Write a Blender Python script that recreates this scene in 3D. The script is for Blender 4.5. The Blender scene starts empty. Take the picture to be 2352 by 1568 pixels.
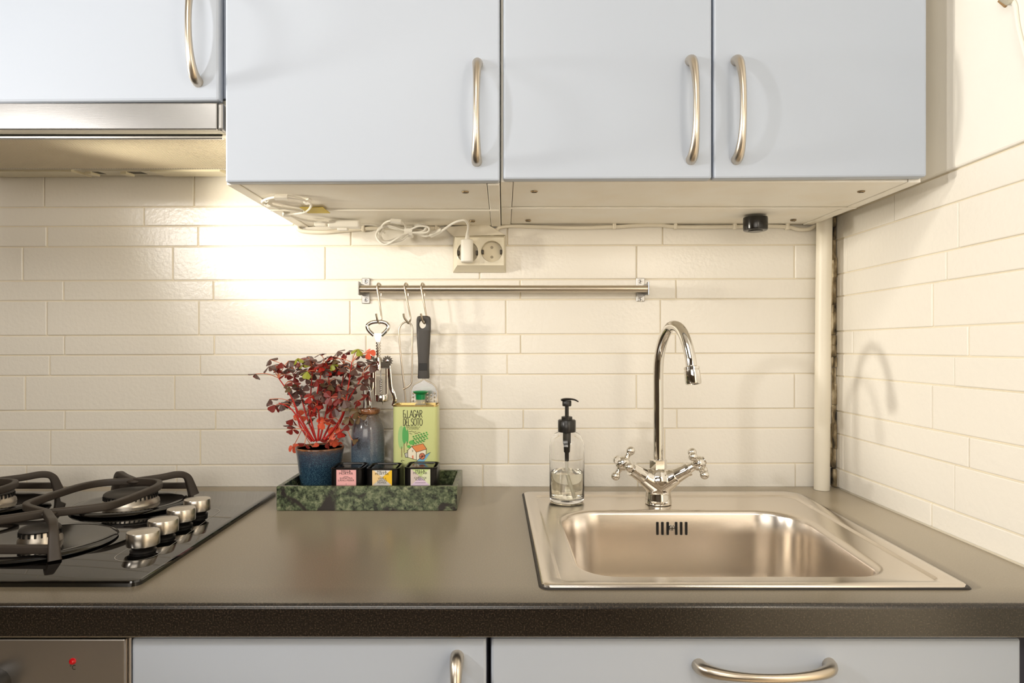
import bpy, bmesh, math, random
from mathutils import Vector, Matrix
C = bpy.context.scene.collection
PI = math.pi
random.seed(7)

# ------------------------------------------------------------------ camera, world, light, exposure
F, D, ZC, VX, VY = 1509.0, 1.3126, 1.18, 1157.0, 795.0      # focal (px), distance camera - tiled wall, eye height, vanishing point
cam = bpy.data.cameras.new('camera'); cam.sensor_width = 36; cam.lens = F / 2352 * 36
cam.shift_x = (1176 - VX) / 2352; cam.shift_y = (VY - 784) / 2352; cam.clip_start = 0.02
co = bpy.data.objects.new('camera', cam); C.objects.link(co)
co.location = (0, -D, ZC); co.rotation_euler = (PI / 2, 0, 0)
bpy.context.scene.camera = co
w = bpy.data.worlds.new('world'); bpy.context.scene.world = w; w.use_nodes = True
w.node_tree.nodes['Background'].inputs[0].default_value = (1, .95, .88, 1)
w.node_tree.nodes['Background'].inputs[1].default_value = 0.3
vs = bpy.context.scene.view_settings
vs.view_transform = 'Standard'; vs.look = 'None'; vs.gamma = 1; vs.use_curve_mapping = False
vs.exposure = 0.0

def light(name, kind, loc, target, energy, color, **kw):
    l = bpy.data.lights.new(name, kind); l.energy = energy; l.color = color
    for k, v in kw.items(): setattr(l, k, v)
    o = bpy.data.objects.new(name, l); C.objects.link(o); o.location = loc
    d = Vector(target) - Vector(loc); o.rotation_euler = d.to_track_quat('-Z', 'Y').to_euler()
    return o
WARM = (1, .84, .62)
light('left_lamp', 'SPOT', (-1.22, -1.22, 1.56), (.659, -.42, 1.90), 27, (1, .96, .91), shadow_soft_size=.035, spot_size=math.radians(100), spot_blend=.3)
light('left_lamp_beam', 'SPOT', (-.86, -.40, 1.34), (-.04, .10, 1.49), 15, (1, .92, .76), shadow_soft_size=.03, spot_size=math.radians(55), spot_blend=.6)
light('far_left_lamp', 'SPOT', (-1.95, -.78, 1.8), (.659, -.85, 1.5), 48, (1, .94, .83), shadow_soft_size=.06, spot_size=math.radians(46), spot_blend=.4)
light('far_left_low_lamp', 'SPOT', (-1.95, -.56, 1.44), (.659, -.75, 1.5), 92, (1, .94, .83), shadow_soft_size=.06, spot_size=math.radians(40), spot_blend=.4)
light('right_lamp', 'AREA', (.58, -1.36, 1.5), (.1, -.1, 1.25), 1.5, (1, .91, .77), shape='DISK', size=.16)
light('right_wall_fill_spot', 'SPOT', (-.35, -1.3, 2.45), (.659, -1.38, .66), 430, (1, .86, .70), shadow_soft_size=.05, spot_size=math.radians(34), spot_blend=.45)  # added spot: brightens the unseen wall that the worktop's front edge reflects
light('ceiling_fill', 'AREA', (-.5, -2.0, 2.5), (-.3, -.9, .9), 21, (1, .95, .88), shape='RECTANGLE', size=1.3, size_y=1.0)  # added soft fill from above, no known fixture
light('room_fill', 'AREA', (-.6, -2.7, 1.5), (-.40, 0, 1.68), 4.0, (1, .93, .83), shape='RECTANGLE', size=1.6, size_y=.6, spread=math.radians(78))  # added camera-side fill, spread narrowed to keep the base doors dim

# ------------------------------------------------------------------ helpers
def P(px, py, y):                      # photograph pixel on the vertical plane y -> metres
    d = D + y
    return Vector(((px - VX) * d / F, y, ZC - (py - VY) * d / F))
def X(px, y): return (px - VX) * (D + y) / F
def Z(py, y): return ZC - (py - VY) * (D + y) / F

def wpos(o):
    v = Vector((0, 0, 0))
    while o is not None: v += o.location; o = o.parent
    return v

def tag(o, label=None, cat=None, group=None, kind=None):
    if label: o['label'] = label
    if cat: o['category'] = cat
    if group: o['group'] = group
    if kind: o['kind'] = kind
    return o
def thing(name, label, cat, loc=(0, 0, 0), group=None):
    o = bpy.data.objects.new(name, None); C.objects.link(o); o.location = loc; o.empty_display_size = .02
    return tag(o, label, cat, group)

class MB:
    def __init__(s): s.bm = bmesh.new()
    def add(s, pts, faces, mi=0, smooth=True):
        vs = [s.bm.verts.new(p) for p in pts]
        for f in faces:
            try:
                q = s.bm.faces.new([vs[i] for i in f]); q.material_index = mi; q.smooth = smooth
            except ValueError: pass
        return vs
    def box(s, x0, x1, y0, y1, z0, z1, bev=0, seg=1, mi=0):
        p = [(x, y, z) for x in (x0, x1) for y in (y0, y1) for z in (z0, z1)]
        return s.hexa(p, bev, seg, mi)
    def hexa(s, p, bev=0, seg=1, mi=0):    # 8 points ordered x,y,z fastest last
        t = bmesh.new(); v = [t.verts.new(q) for q in p]
        for f in ((0, 1, 3, 2), (4, 6, 7, 5), (0, 4, 5, 1), (2, 3, 7, 6), (0, 2, 6, 4), (1, 5, 7, 3)): t.faces.new([v[i] for i in f])
        if bev: bmesh.ops.bevel(t, geom=list(t.edges), offset=bev, segments=seg, profile=.5, affect='EDGES')
        s.merge(t, mi); return s
    def merge(s, t, mi=0, smooth=False):
        t.verts.index_update()
        s.add([v.co.copy() for v in t.verts], [[v.index for v in f.verts] for f in t.faces], mi, smooth); t.free()
    def tube(s, path, r, seg=10, closed=False, caps=True, mi=0, up=None, flat=None, sq=None):
        path = [Vector(p) for p in path]; n = len(path)
        rs = r if isinstance(r, (list, tuple)) else [r] * n
        pts = []; nrm = None
        for i, p in enumerate(path):
            if closed: t = path[(i + 1) % n] - path[i - 1]
            else: t = path[min(i + 1, n - 1)] - path[max(i - 1, 0)]
            t.normalize()
            if nrm is None:
                a = Vector(up) if up else (Vector((0, 0, 1)) if abs(t.z) < .9 else Vector((0, 1, 0)))
                nrm = (a - t * a.dot(t)).normalized()
            else: nrm = (nrm - t * nrm.dot(t)).normalized()
            b = t.cross(nrm)
            for k in range(seg):
                a = 2 * PI * (k + .5) / seg
                ca, sa = math.cos(a), math.sin(a)
                if sq: ca, sa = math.copysign(abs(ca) ** sq, ca), math.copysign(abs(sa) ** sq, sa)
                if flat: ca, sa = ca * flat[0], sa * flat[1]
                pts.append(p + nrm * ca * rs[i] + b * sa * rs[i])
        fs = []
        for i in range(n if closed else n - 1):
            j = (i + 1) % n
            for k in range(seg):
                l = (k + 1) % seg
                fs.append((i * seg + k, i * seg + l, j * seg + l, j * seg + k))
        if caps and not closed:
            fs.append(tuple(range(seg - 1, -1, -1))); fs.append(tuple((n - 1) * seg + k for k in range(seg)))
        s.add(pts, fs, mi); return s
    def lathe(s, prof, c=(0, 0, 0), seg=32, axis=(0, 0, 1), mi=0, sq=None):
        q = Vector((0, 0, 1)).rotation_difference(Vector(axis)); c = Vector(c)
        pts = []; fs = []
        for (r, z) in prof:
            for k in range(seg):
                a = 2 * PI * k / seg
                pts.append(c + q @ Vector((r * math.cos(a), r * math.sin(a), z)))
        n = len(prof)
        for i in range(n - 1):
            for k in range(seg):
                l = (k + 1) % seg
                fs.append((i * seg + k, i * seg + l, (i + 1) * seg + l, (i + 1) * seg + k))
        if prof[0][0] > 1e-6: fs.append(tuple(range(seg - 1, -1, -1)))
        if prof[-1][0] > 1e-6: fs.append(tuple((n - 1) * seg + k for k in range(seg)))
        v = s.add(pts, fs, mi)
        for i in (0, n - 1):
            if prof[i][0] <= 1e-6: bmesh.ops.remove_doubles(s.bm, verts=v[i * seg:(i + 1) * seg], dist=1e-5) if False else None
        return s
    def loops(s, loops, cap0=False, cap1=False, mi=0):
        n = len(loops[0]); pts = [p for l in loops for p in l]; fs = []
        for i in range(len(loops) - 1):
            for k in range(n):
                m = (k + 1) % n
                fs.append((i * n + k, i * n + m, (i + 1) * n + m, (i + 1) * n + k))
        if cap0: fs.append(tuple(range(n - 1, -1, -1)))
        if cap1: fs.append(tuple((len(loops) - 1) * n + k for k in range(n)))
        s.add(pts, fs, mi); return s
    def prism(s, poly, off, mi=0, bev=0):  # polygon (3-D points) pushed along off
        off = Vector(off); t = bmesh.new()
        a = [t.verts.new(p) for p in poly]; b = [t.verts.new(Vector(p) + off) for p in poly]; n = len(a)
        t.faces.new(a); t.faces.new(b[::-1])
        for i in range(n): t.faces.new((a[i], b[i], b[(i + 1) % n], a[(i + 1) % n]))
        if bev: bmesh.ops.bevel(t, geom=list(t.edges), offset=bev, segments=2, profile=.5, affect='EDGES')
        s.merge(t, mi); return s
    def ball(s, c, r, mi=0, u=14, v=9, sc=(1, 1, 1)):
        t = bmesh.new(); bmesh.ops.create_uvsphere(t, u_segments=u, v_segments=v, radius=r)
        for q in t.verts: q.co = Vector((q.co.x * sc[0], q.co.y * sc[1], q.co.z * sc[2])) + Vector(c)
        s.merge(t, mi, True); return s
    def build(s, name, mats, parent=None, angle=35, fix=True):
        if fix: bmesh.ops.recalc_face_normals(s.bm, faces=s.bm.faces)
        off = wpos(parent) if parent else Vector((0, 0, 0))
        for v in s.bm.verts: v.co -= off
        me = bpy.data.meshes.new(name); s.bm.to_mesh(me); s.bm.free()
        for m in (mats if isinstance(mats, (list, tuple)) else [mats]): me.materials.append(m)
        sm = [p.use_smooth for p in me.polygons]; me.set_sharp_from_angle(angle=math.radians(angle)); me.polygons.foreach_set('use_smooth', sm)
        o = bpy.data.objects.new(name, me); C.objects.link(o)
        if parent: o.parent = parent
        return o

def spline(pts, n=8, closed=False):
    p = [Vector(q) for q in pts]; out = []; m = len(p)
    for i in range(m if closed else m - 1):
        if closed: a, b, c, d = p[i - 1], p[i], p[(i + 1) % m], p[(i + 2) % m]
        else: a, b, c, d = p[max(i - 1, 0)], p[i], p[i + 1], p[min(i + 2, m - 1)]
        for k in range(n):
            t = k / n
            out.append(.5 * ((2 * b) + (c - a) * t + (2 * a - 5 * b + 4 * c - d) * t * t + (3 * b - a - 3 * c + d) * t ** 3))
    if not closed: out.append(p[-1])
    return out

def rquad(cs, r, z, n=7, inset=0):         # rounded quadrilateral loop; cs BL(back left) BR FR FL in x,y
    rs = r if isinstance(r, (list, tuple)) else [r] * 4
    ins = inset if isinstance(inset, (list, tuple)) else (inset,) * 4   # back, right, front, left
    b, ri, f, l = ins
    cs = [Vector((cs[0][0] + l, cs[0][1] - b)), Vector((cs[1][0] - ri, cs[1][1] - b)), Vector((cs[2][0] - ri, cs[2][1] + f)), Vector((cs[3][0] + l, cs[3][1] + f))]
    out = []
    for i in range(4):
        c = cs[i]; pr = (cs[i - 1] - c).normalized(); nx = (cs[(i + 1) % 4] - c).normalized()
        rr = max(rs[i], .0005)
        half = pr.angle(nx) / 2; tl = rr / math.tan(half); ce = c + (pr + nx).normalized() * (rr / math.sin(half))
        a0 = c + pr * tl - ce; a1 = c + nx * tl - ce
        an0 = math.atan2(a0.y, a0.x); an1 = math.atan2(a1.y, a1.x)
        da = (an1 - an0 + PI) % (2 * PI) - PI
        for k in range(n + 1):
            an = an0 + da * k / n
            out.append(Vector((ce.x + rr * math.cos(an), ce.y + rr * math.sin(an), z)))
    return out
def rrect(x0, x1, y0, y1, r, z, n=6): return rquad([(x0, y1), (x1, y1), (x1, y0), (x0, y0)], r, z, n)

# ------------------------------------------------------------------ materials
def S(r, g, b):                            # sRGB 0-255 -> linear
    f = lambda c: c / 12.92 if c <= .04045 else ((c + .055) / 1.055) ** 2.4
    return (f(r / 255), f(g / 255), f(b / 255), 1)
def mat(name, col, rough=.5, metal=0, bump=None, vary=None, **kw):
    m = bpy.data.materials.new(name); m.use_nodes = True; nt = m.node_tree; b = nt.nodes['Principled BSDF']
    b.inputs['Base Color'].default_value = col; b.inputs['Roughness'].default_value = rough; b.inputs['Metallic'].default_value = metal
    for k, v in kw.items(): b.inputs[k.replace('_', ' ')].default_value = v
    tc = nt.nodes.new('ShaderNodeTexCoord')
    def noise(scale, detail=3, stretch=None):
        n = nt.nodes.new('ShaderNodeTexNoise'); n.inputs['Scale'].default_value = scale; n.inputs['Detail'].default_value = detail
        if stretch:
            mp = nt.nodes.new('ShaderNodeMapping'); mp.inputs['Scale'].default_value = stretch
            nt.links.new(tc.outputs['Object'], mp.inputs[0]); nt.links.new(mp.outputs[0], n.inputs['Vector'])
        else: nt.links.new(tc.outputs['Object'], n.inputs['Vector'])
        return n
    if bump:
        sc, st, dist = bump[:3]
        n = noise(sc, 4, bump[3] if len(bump) > 3 else None)
        bp = nt.nodes.new('ShaderNodeBump'); bp.inputs['Strength'].default_value = st; bp.inputs['Distance'].default_value = dist
        nt.links.new(n.outputs[0], bp.inputs['Height']); nt.links.new(bp.outputs[0], b.inputs['Normal'])
    if vary:                               # list of (scale, [(pos,col)...], stretch)
        sc, stops = vary[:2]
        n = noise(sc, vary[3] if len(vary) > 3 else 4, vary[2] if len(vary) > 2 else None)
        r = nt.nodes.new('ShaderNodeValToRGB'); e = r.color_ramp.elements
        while len(e) < len(stops): e.new(.5)
        for i, (ps, c) in enumerate(stops): e[i].position = ps; e[i].color = c
        nt.links.new(n.outputs[0], r.inputs[0]); nt.links.new(r.outputs[0], b.inputs['Base Color'])
    return m
M = {}
M['paint'] = mat('painted_brick', S(243, 238, 228), .27, bump=(130, .3, .002), Specular_IOR_Level=.55)
M['mortar'] = mat('painted_joint', S(236, 226, 204), .5)
M['plaster'] = mat('plaster', S(247, 243, 234), .6, bump=(30, .25, .003))
M['crack'] = mat('crack', S(90, 75, 55), .9, vary=(45, [(.35, S(35, 28, 20)), (.5, S(150, 132, 100)), (.62, S(215, 200, 170))], (1, 1, .5)), bump=(120, .6, .004))
M['door'] = mat('door_paint', S(180, 189, 203), .38, Specular_IOR_Level=.35)
M['carcass'] = mat('cabinet_board', S(250, 244, 230), .45, bump=(25, .08, .002), vary=(9, [(.3, S(248, 240, 224)), (.6, S(252, 248, 238))]))
M['gapdark'] = mat('dark_gap', S(60, 60, 72), .6)
M['nickel'] = mat('brushed_nickel', S(205, 194, 178), .3, 1)
M['steel'] = mat('brushed_steel', S(208, 207, 205), .25, 1, bump=(40, .03, .001, (1, 60, 60)))
M['sink'] = mat('sink_steel', S(222, 214, 204), .23, 1, bump=(30, .03, .001, (2, 40, 40)))
M['chrome'] = mat('chrome', S(225, 221, 214), .07, 1)
M['zinc'] = mat('zinc', S(170, 168, 165), .35, 1)
M['screw'] = mat('screw', S(150, 130, 100), .4, 1)
M['counter'] = mat('counter_laminate', S(25, 19, 14), .23, bump=(900, .1, .0005), vary=(560, [(.36, S(13, 9, 6)), (.5, S(25, 19, 14)), (.68, S(56, 47, 38))], None, 2), IOR=1.63, Sheen_Weight=1.0, Sheen_Roughness=.32, Sheen_Tint=(1, .84, .60, 1))
M['silicone'] = mat('silicone', S(28, 22, 18), .5)
M['hobglass'] = mat('hob_glass', S(9, 8, 7), .04, Specular_IOR_Level=.9)
M['enamel'] = mat('black_enamel', S(14, 12, 11), .09)
M['castiron'] = mat('cast_iron', S(58, 50, 43), .5, bump=(500, .15, .0008))
M['alu'] = mat('burner_aluminium', S(190, 182, 170), .35, 1, bump=(200, .1, .001))
M['burnercap'] = mat('burner_cap', S(60, 56, 52), .55)
M['knob'] = mat('knob_metal', S(205, 198, 188), .26, 1)
M['rubber'] = mat('black_rubber', S(24, 22, 20), .45)
M['whiteprint'] = mat('white_print', S(200, 195, 185), .5)
M['oven'] = mat('oven_steel', S(205, 200, 196), .33, 1, bump=(40, .03, .001, (1, 60, 60)))
M['redlamp'] = mat('red_lens', S(190, 15, 25), .15)
M['black'] = mat('black', S(14, 13, 12), .4)
M['white'] = mat('white_plastic', S(240, 236, 226), .35)
M['offwhite'] = mat('painted_white', S(238, 230, 212), .4)
M['beige'] = mat('socket_plastic', S(236, 228, 206), .3)
M['socketin'] = mat('socket_inside', S(222, 210, 180), .35)
M['pinhole'] = mat('pin_hole', S(150, 138, 112), .4)
M['tape'] = mat('yellow_tape', S(222, 196, 70), .6, bump=(80, .3, .003))
M['puck'] = mat('puck_black', S(30, 26, 22), .22)
M['filter'] = mat('filter_beige', S(212, 201, 178), .5)
M['filterdark'] = mat('filter_groove', S(84, 72, 52), .8)
M['hoodcream'] = mat('hood_cream', S(222, 215, 196), .35)
M['lampcover'] = mat('lamp_cover', S(226, 216, 188), .3)
M['greydark'] = mat('dark_slot', S(70, 62, 48), .5)
M['floor'] = mat('floor_boards', S(186, 174, 156), .4, vary=(6, [(.3, S(176, 163, 144)), (.7, S(196, 185, 168))], (1, 12, 1)))
M['roomwall'] = mat('room_wall', S(112, 100, 86), .7)
M['ceiling'] = mat('ceiling_paint', S(240, 236, 228), .8)
# green marble
def marble():
    m = bpy.data.materials.new('green_marble'); m.use_nodes = True; nt = m.node_tree; b = nt.nodes['Principled BSDF']
    tc = nt.nodes.new('ShaderNodeTexCoord')
    n1 = nt.nodes.new('ShaderNodeTexNoise'); n1.inputs['Scale'].default_value = 120; n1.inputs['Detail'].default_value = 7; n1.inputs['Roughness'].default_value = .7; n1.inputs['Distortion'].default_value = .25
    r1 = nt.nodes.new('ShaderNodeValToRGB'); e = r1.color_ramp.elements
    e[0].position = .38; e[0].color = S(32, 36, 29); e[1].position = .75; e[1].color = S(160, 164, 130)
    q = e.new(.5); q.color = S(84, 96, 70)
    n2 = nt.nodes.new('ShaderNodeTexNoise'); n2.inputs['Scale'].default_value = 26; n2.inputs['Detail'].default_value = 5; n2.inputs['Distortion'].default_value = .5
    r2 = nt.nodes.new('ShaderNodeValToRGB'); r2.color_ramp.elements[0].position = .54; r2.color_ramp.elements[1].position = .62
    mx = nt.nodes.new('ShaderNodeMix'); mx.data_type = 'RGBA'; mx.inputs['B'].default_value = S(46, 42, 40)
    for n in (n1, n2): nt.links.new(tc.outputs['Object'], n.inputs['Vector'])
    nt.links.new(n1.outputs[0], r1.inputs[0]); nt.links.new(n2.outputs[0], r2.inputs[0])
    nt.links.new(r2.outputs[0], mx.inputs['Factor']); nt.links.new(r1.outputs[0], mx.inputs['A'])
    nt.links.new(mx.outputs['Result'], b.inputs['Base Color']); b.inputs['Roughness'].default_value = .25
    return m
M['marble'] = marble()
def zgrad(name, stops, rough, speck=None, z0=0, z1=.1):   # glaze whose colour bands run round the pot by height
    m = bpy.data.materials.new(name); m.use_nodes = True; nt = m.node_tree; b = nt.nodes['Principled BSDF']
    tc = nt.nodes.new('ShaderNodeTexCoord'); sx = nt.nodes.new('ShaderNodeSeparateXYZ'); mr = nt.nodes.new('ShaderNodeMapRange')
    mr.inputs['From Min'].default_value = z0; mr.inputs['From Max'].default_value = z1
    n = nt.nodes.new('ShaderNodeTexNoise'); n.inputs['Scale'].default_value = 90; n.inputs['Detail'].default_value = 4
    ad = nt.nodes.new('ShaderNodeMath'); ad.operation = 'MULTIPLY_ADD'; ad.inputs[1].default_value = .14
    r = nt.nodes.new('ShaderNodeValToRGB'); e = r.color_ramp.elements
    while len(e) < len(stops): e.new(.5)
    for i, (ps, c) in enumerate(stops): e[i].position = ps; e[i].color = c
    nt.links.new(tc.outputs['Object'], sx.inputs[0]); nt.links.new(sx.outputs['Z'], mr.inputs['Value'])
    nt.links.new(tc.outputs['Object'], n.inputs['Vector']); nt.links.new(n.outputs[0], ad.inputs[0]); nt.links.new(mr.outputs[0], ad.inputs[2])
    nt.links.new(ad.outputs[0], r.inputs[0])
    n2 = nt.nodes.new('ShaderNodeTexNoise'); n2.inputs['Scale'].default_value = 1300; n2.inputs['Detail'].default_value = 2
    r2 = nt.nodes.new('ShaderNodeValToRGB'); r2.color_ramp.elements[0].position = .52; r2.color_ramp.elements[1].position = .68
    mx = nt.nodes.new('ShaderNodeMix'); mx.data_type = 'RGBA'; mx.inputs['B'].default_value = speck
    nt.links.new(tc.outputs['Object'], n2.inputs['Vector']); nt.links.new(n2.outputs[0], r2.inputs[0])
    nt.links.new(r2.outputs[0], mx.inputs['Factor']); nt.links.new(r.outputs[0], mx.inputs['A'])
    nt.links.new(mx.outputs['Result'], b.inputs['Base Color']); b.inputs['Roughness'].default_value = rough
    return m
M['potglaze'] = zgrad('pot_glaze', [(0, S(22, 48, 66)), (.6, S(30, 48, 70)), (.85, S(62, 62, 78)), (1.0, S(120, 80, 50))], .12, S(90, 130, 145), 0, .094)
M['bottleglaze'] = zgrad('bottle_glaze', [(0, S(60, 78, 98)), (.45, S(66, 82, 98)), (.72, S(92, 88, 96)), (.86, S(110, 100, 98)), (.97, S(104, 72, 48))], .14, S(120, 140, 150), 0, .163)
M['rimbrown'] = mat('rim_glaze', S(130, 82, 48), .15, vary=(60, [(.35, S(92, 62, 45)), (.65, S(160, 105, 66))]))
M['soil'] = mat('soil', S(42, 28, 22), .9, bump=(200, .8, .004))
M['stem'] = mat('red_stem', S(190, 34, 26), .4, Subsurface_Weight=0)
M['petiole'] = mat('petiole', S(220, 130, 92), .4)
M['leaftop'] = mat('leaf_purple', S(90, 64, 58), .4)
M['leafred'] = mat('leaf_red', S(158, 36, 26), .45)
M['leafdark'] = mat('leaf_darkred', S(120, 32, 26), .45)
M['leafgreen'] = mat('leaf_green', S(150, 156, 48), .45)
M['leaforange'] = mat('leaf_orange', S(232, 98, 66), .45)
M['leafolive'] = mat('leaf_olive', S(104, 84, 56), .45)
M['tin'] = mat('tin_green', S(212, 219, 152), .3)
M['gold'] = mat('gold_tin', S(205, 180, 120), .25, 1)
M['capgreen'] = mat('cap_green', S(0, 130, 70), .3)
M['clear'] = mat('frosted_plastic', S(230, 225, 205), .2, Transmission_Weight=.6)
M['ink'] = mat('ink', S(38, 36, 30), .6)
M['blacktin'] = mat('black_tin', S(30, 28, 27), .3, .6)
M['lidtin'] = mat('black_lid', S(26, 24, 23), .14, .5)
M['glass'] = mat('clear_glass', (1, 1, 1, 1), .01, Transmission_Weight=1, IOR=1.45)
M['soap'] = mat('clear_soap', S(252, 250, 236), .0, Transmission_Weight=1, IOR=1.34)
M['pump'] = mat('pump_black', S(34, 31, 28), .3)
M['straw'] = mat('dip_tube', S(232, 228, 212), .3)
M['handleblack'] = mat('handle_black', S(62, 58, 54), .42)
def flat(name, r, g, b): return mat(name, S(r, g, b), .5)

# ------------------------------------------------------------------ room shell
FX0, FY0 = -2.3, -3.3
RW = .659                                   # face of the right wall
def structure(name, mb, m):
    return tag(mb.build(name, m), kind='structure')
structure('floor', MB().box(FX0, .8, FY0, .12, -.1, 0), M['floor'])
structure('ceiling', MB().box(FX0, .8, FY0, .12, 2.62, 2.7), M['ceiling'])
structure('wall_left', MB().box(FX0 - .1, FX0, FY0, .12, 0, 2.62), M['roomwall'])
structure('wall_front', MB().box(FX0, .8, FY0 - .1, FY0, 0, 2.62), M['roomwall'])
wb = structure('wall_back', MB().box(FX0, .8, .0020, .12, 0, 2.62), M['mortar'])
wr = structure('wall_right', MB().box(RW + .0020, .8, FY0, .0028, 0, 2.62), M['mortar'])

rows = [(392, 476, [102, 446, 790, 1134, 1480, 1835]), (476, 520, [331, 675, 1020, 1365, 1712]), (520, 567, [108, 455, 806, 1165, 1522, 1880]),
        (567, 645, [52, 397, 747, 1102, 1462, 1825]), (645, 691, [146, 490, 835, 1195, 1553]), (691, 771, [108, 457, 804, 1162, 1517]),
        (771, 816, [148, 492, 841, 1196, 1552]), (816, 863, [114, 460, 811, 1165, 1520]), (863, 943, [58, 401, 752, 1106, 1462, 1825]),
        (943, 988, [149, 495, 846, 1202, 1555]), (988, 1069, [116, 460, 812, 1168, 1527]), (1069, 1119, [60, 405, 756, 1109, 1465, 1827])]
G = .001
rb = random.Random(3)
for yt, yb, js in rows:
    js = [js[0] - 344 * k for k in (3, 2, 1)] + js + [1912]
    js = [j for j in js]
    for a, b in zip(js[:-1], js[1:]):
        if b - a < 14: continue
        x0, x1 = X(a, 0) + G, X(b, 0) - G
        sh = lambda x: .0028 * (x + .98)
        z1, z0 = Z(yt, 0) - G, Z(yb, 0) + G
        f = -.0004 + rb.uniform(-.0007, .0007); t = rb.uniform(-.0004, .0004)
        pts = []
        for x in (x0, x1):
            for y in (f, .004):
                for z in (z0, z1): pts.append((x, y + (t if y < .002 and x == x1 else 0), z + sh(x) * (0 if yb > 1110 and z == z0 else 1)))
        MB().hexa(pts, .0016, 2).build('brick', M['paint'], wb)
# right wall: same courses, joints measured along its own lines
zr = [1.437] + [ZC + (VY - p) * 1.305 / F for p in (552, 631, 682, 761, 812, 863, 943, 995, 1074)] + [.901]
jr = [[2054], [1944, 2202], [1930, 2174], [2142], [1959, 2224], [1938, 2192], [2141], [1956, 2226], [1936, 2192], [2139]]
for i, js in enumerate(jr):
    ys = [-.003] + [RW * F / (p - VX) - D for p in js]
    while ys[-1] > -1.5: ys.append(ys[-1] - .30)
    for a, b in zip(ys[:-1], ys[1:]):
        f = RW + rb.uniform(-.0007, .0007)
        MB().box(f, RW + .004, b + G, a - G, zr[i + 1] + G, zr[i] - G, .0016, 2).build('brick', M['paint'], wr)
MB().box(RW - .0035, RW + .004, -3.0, -.002, 1.4385, 2.6, .003, 2).build('plaster', M['plaster'], wr)
# crumbling joint in the corner behind the pipe
mb = MB(); rc = random.Random(5); z = .902
while z < 1.43:
    h = rc.uniform(.012, .05); x = RW - rc.uniform(.004, .008)
    mb.box(x, RW - .0006, -.012 - rc.uniform(0, .004), -.0005, z, z + h, .001); z += h * rc.uniform(.9, 1.05)
structure('trim_1', mb, M['crack'])

# ------------------------------------------------------------------ worktop
ctop, cbot = .9, .8635
mb = MB()
hx0, hx1, hy0, hy1 = .062, .522, -.536, -.165
prof = [(-.545, cbot)] + [(-.598, cbot)] + [(-.6, cbot + .002)] + [(-.6 + .006 - .006 * math.cos(a), ctop - .006 + .006 * math.sin(a)) for a in [PI / 2 * k / 6 for k in range(7)]] + [(-.545, ctop)]
L0, L1 = [Vector((-1.75, y, z)) for y, z in prof], [Vector((RW - .001, y, z)) for y, z in prof]
mb.loops([L0, L1], True, True)
mb.box(-1.75, hx0, -.545, -.0012, cbot, ctop); mb.box(hx1, RW - .001, -.545, -.0012, cbot, ctop)
mb.box(hx0, hx1, hy1, -.0012, cbot, ctop); mb.box(hx0, hx1, -.545, hy0, cbot, ctop)
tag(mb.build('countertop', M['counter']), 'dark brown speckled laminate worktop with rounded front edge', 'countertop')

# ------------------------------------------------------------------ bow handle
def bow_handle(a, b, out, parent, bow=.031):
    a, b = Vector(a), Vector(b); n = 26; path = []; rs = []
    mid, half = (a + b) / 2, (b - a) / 2
    for i in range(n + 1):
        th = PI * i / n; c, s = math.cos(th), math.sin(th)
        t = -c
        t = math.copysign(abs(t) ** 1.0, t)
        path.append(mid + half * t + Vector(out) * (bow * max(s, 0) ** .85 - .001)); rs.append(.0045 + .0032 * abs(t) ** 2.6)
    mb = MB().tube(path, rs, 14)
    return mb.build('handle', M['nickel'], parent, 60)

# ------------------------------------------------------------------ wall cabinets
DY, CY = -.362, -.344
def door(name, px0, px1, pb0, pb1, ztop, parent, y=DY, bev=.003):
    a, b = P(px0, pb0, y), P(px1, pb1, y)
    poly = [a, b, Vector((b.x, y, ztop)), Vector((a.x, y, ztop))]
    return MB().prism(poly, (0, .0175, 0), 0, bev).build(name, M['door'], parent)
def screw(px, py, z, parent):
    y = (ZC - z) * F / (py - VY) - D
    mb = MB().lathe([(0, -.0012), (.0052, -.001), (.0056, 0.0006)], (X(px, y), y, z), 14)
    mb.box(X(px, y) - .0035, X(px, y) + .0035, y - .0006, y + .0006, z - .0018, z - .0008, mi=1)
    mb.build('screw', [M['screw'], M['greydark']], parent)
def carcass(x0, x1, zb, ztop, parent):
    MB().box(x0, x0 + .018, CY, -.002, zb, ztop, .0008).build('side_panel', M['carcass'], parent)
    MB().box(x1 - .018, x1, CY, -.002, zb, ztop, .0008).build('side_panel', M['carcass'], parent)
    MB().box(x0 + .019, x1 - .019, CY + .001, -.1695, zb + .0008, zb + .018, .0008).build('bottom_panel', M['carcass'], parent)
    MB().box(x0 + .019, x1 - .019, -.1675, -.003, zb + .0018, zb + .018, .0008).build('bottom_panel', M['carcass'], parent)
    MB().box(x0 + .002, x1 - .002, -.172, -.166, zb - .0022, zb + .0001, .0006).build('batten', M['carcass'], parent)
    MB().box(x0 + .018, x1 - .018, -.01, -.004, zb + .018, ztop).build('back_panel', M['carcass'], parent)
    MB().box(x0 + .018, x1 - .018, CY, -.01, ztop - .018, ztop).build('top_panel', M['carcass'], parent)
ZTOP = 2.05
zl, zrt = 1.4175, 1.4215
c1 = thing('wall_cabinet', 'pale blue-grey single door wall cabinet over the utensil rail', 'cabinet', (X(833, CY), -.18, zl))
carcass(X(521, CY), X(1146, CY) + .001, zl, ZTOP, c1)
d = door('door', 517, 1148, 418, 415, ZTOP, c1)
bow_handle(P(1097, 147, DY), P(1095, 371, DY), (0, -1, 0), d)
screw(1069, 441, zl, c1); screw(1085, 508, zl, c1)
c2 = thing('wall_cabinet', 'pale blue-grey double door wall cabinet above sink and tap', 'cabinet', (X(1640, CY), -.18, zrt))
carcass(X(1146, CY) + .0025, X(2115, CY), zrt, ZTOP, c2)
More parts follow.
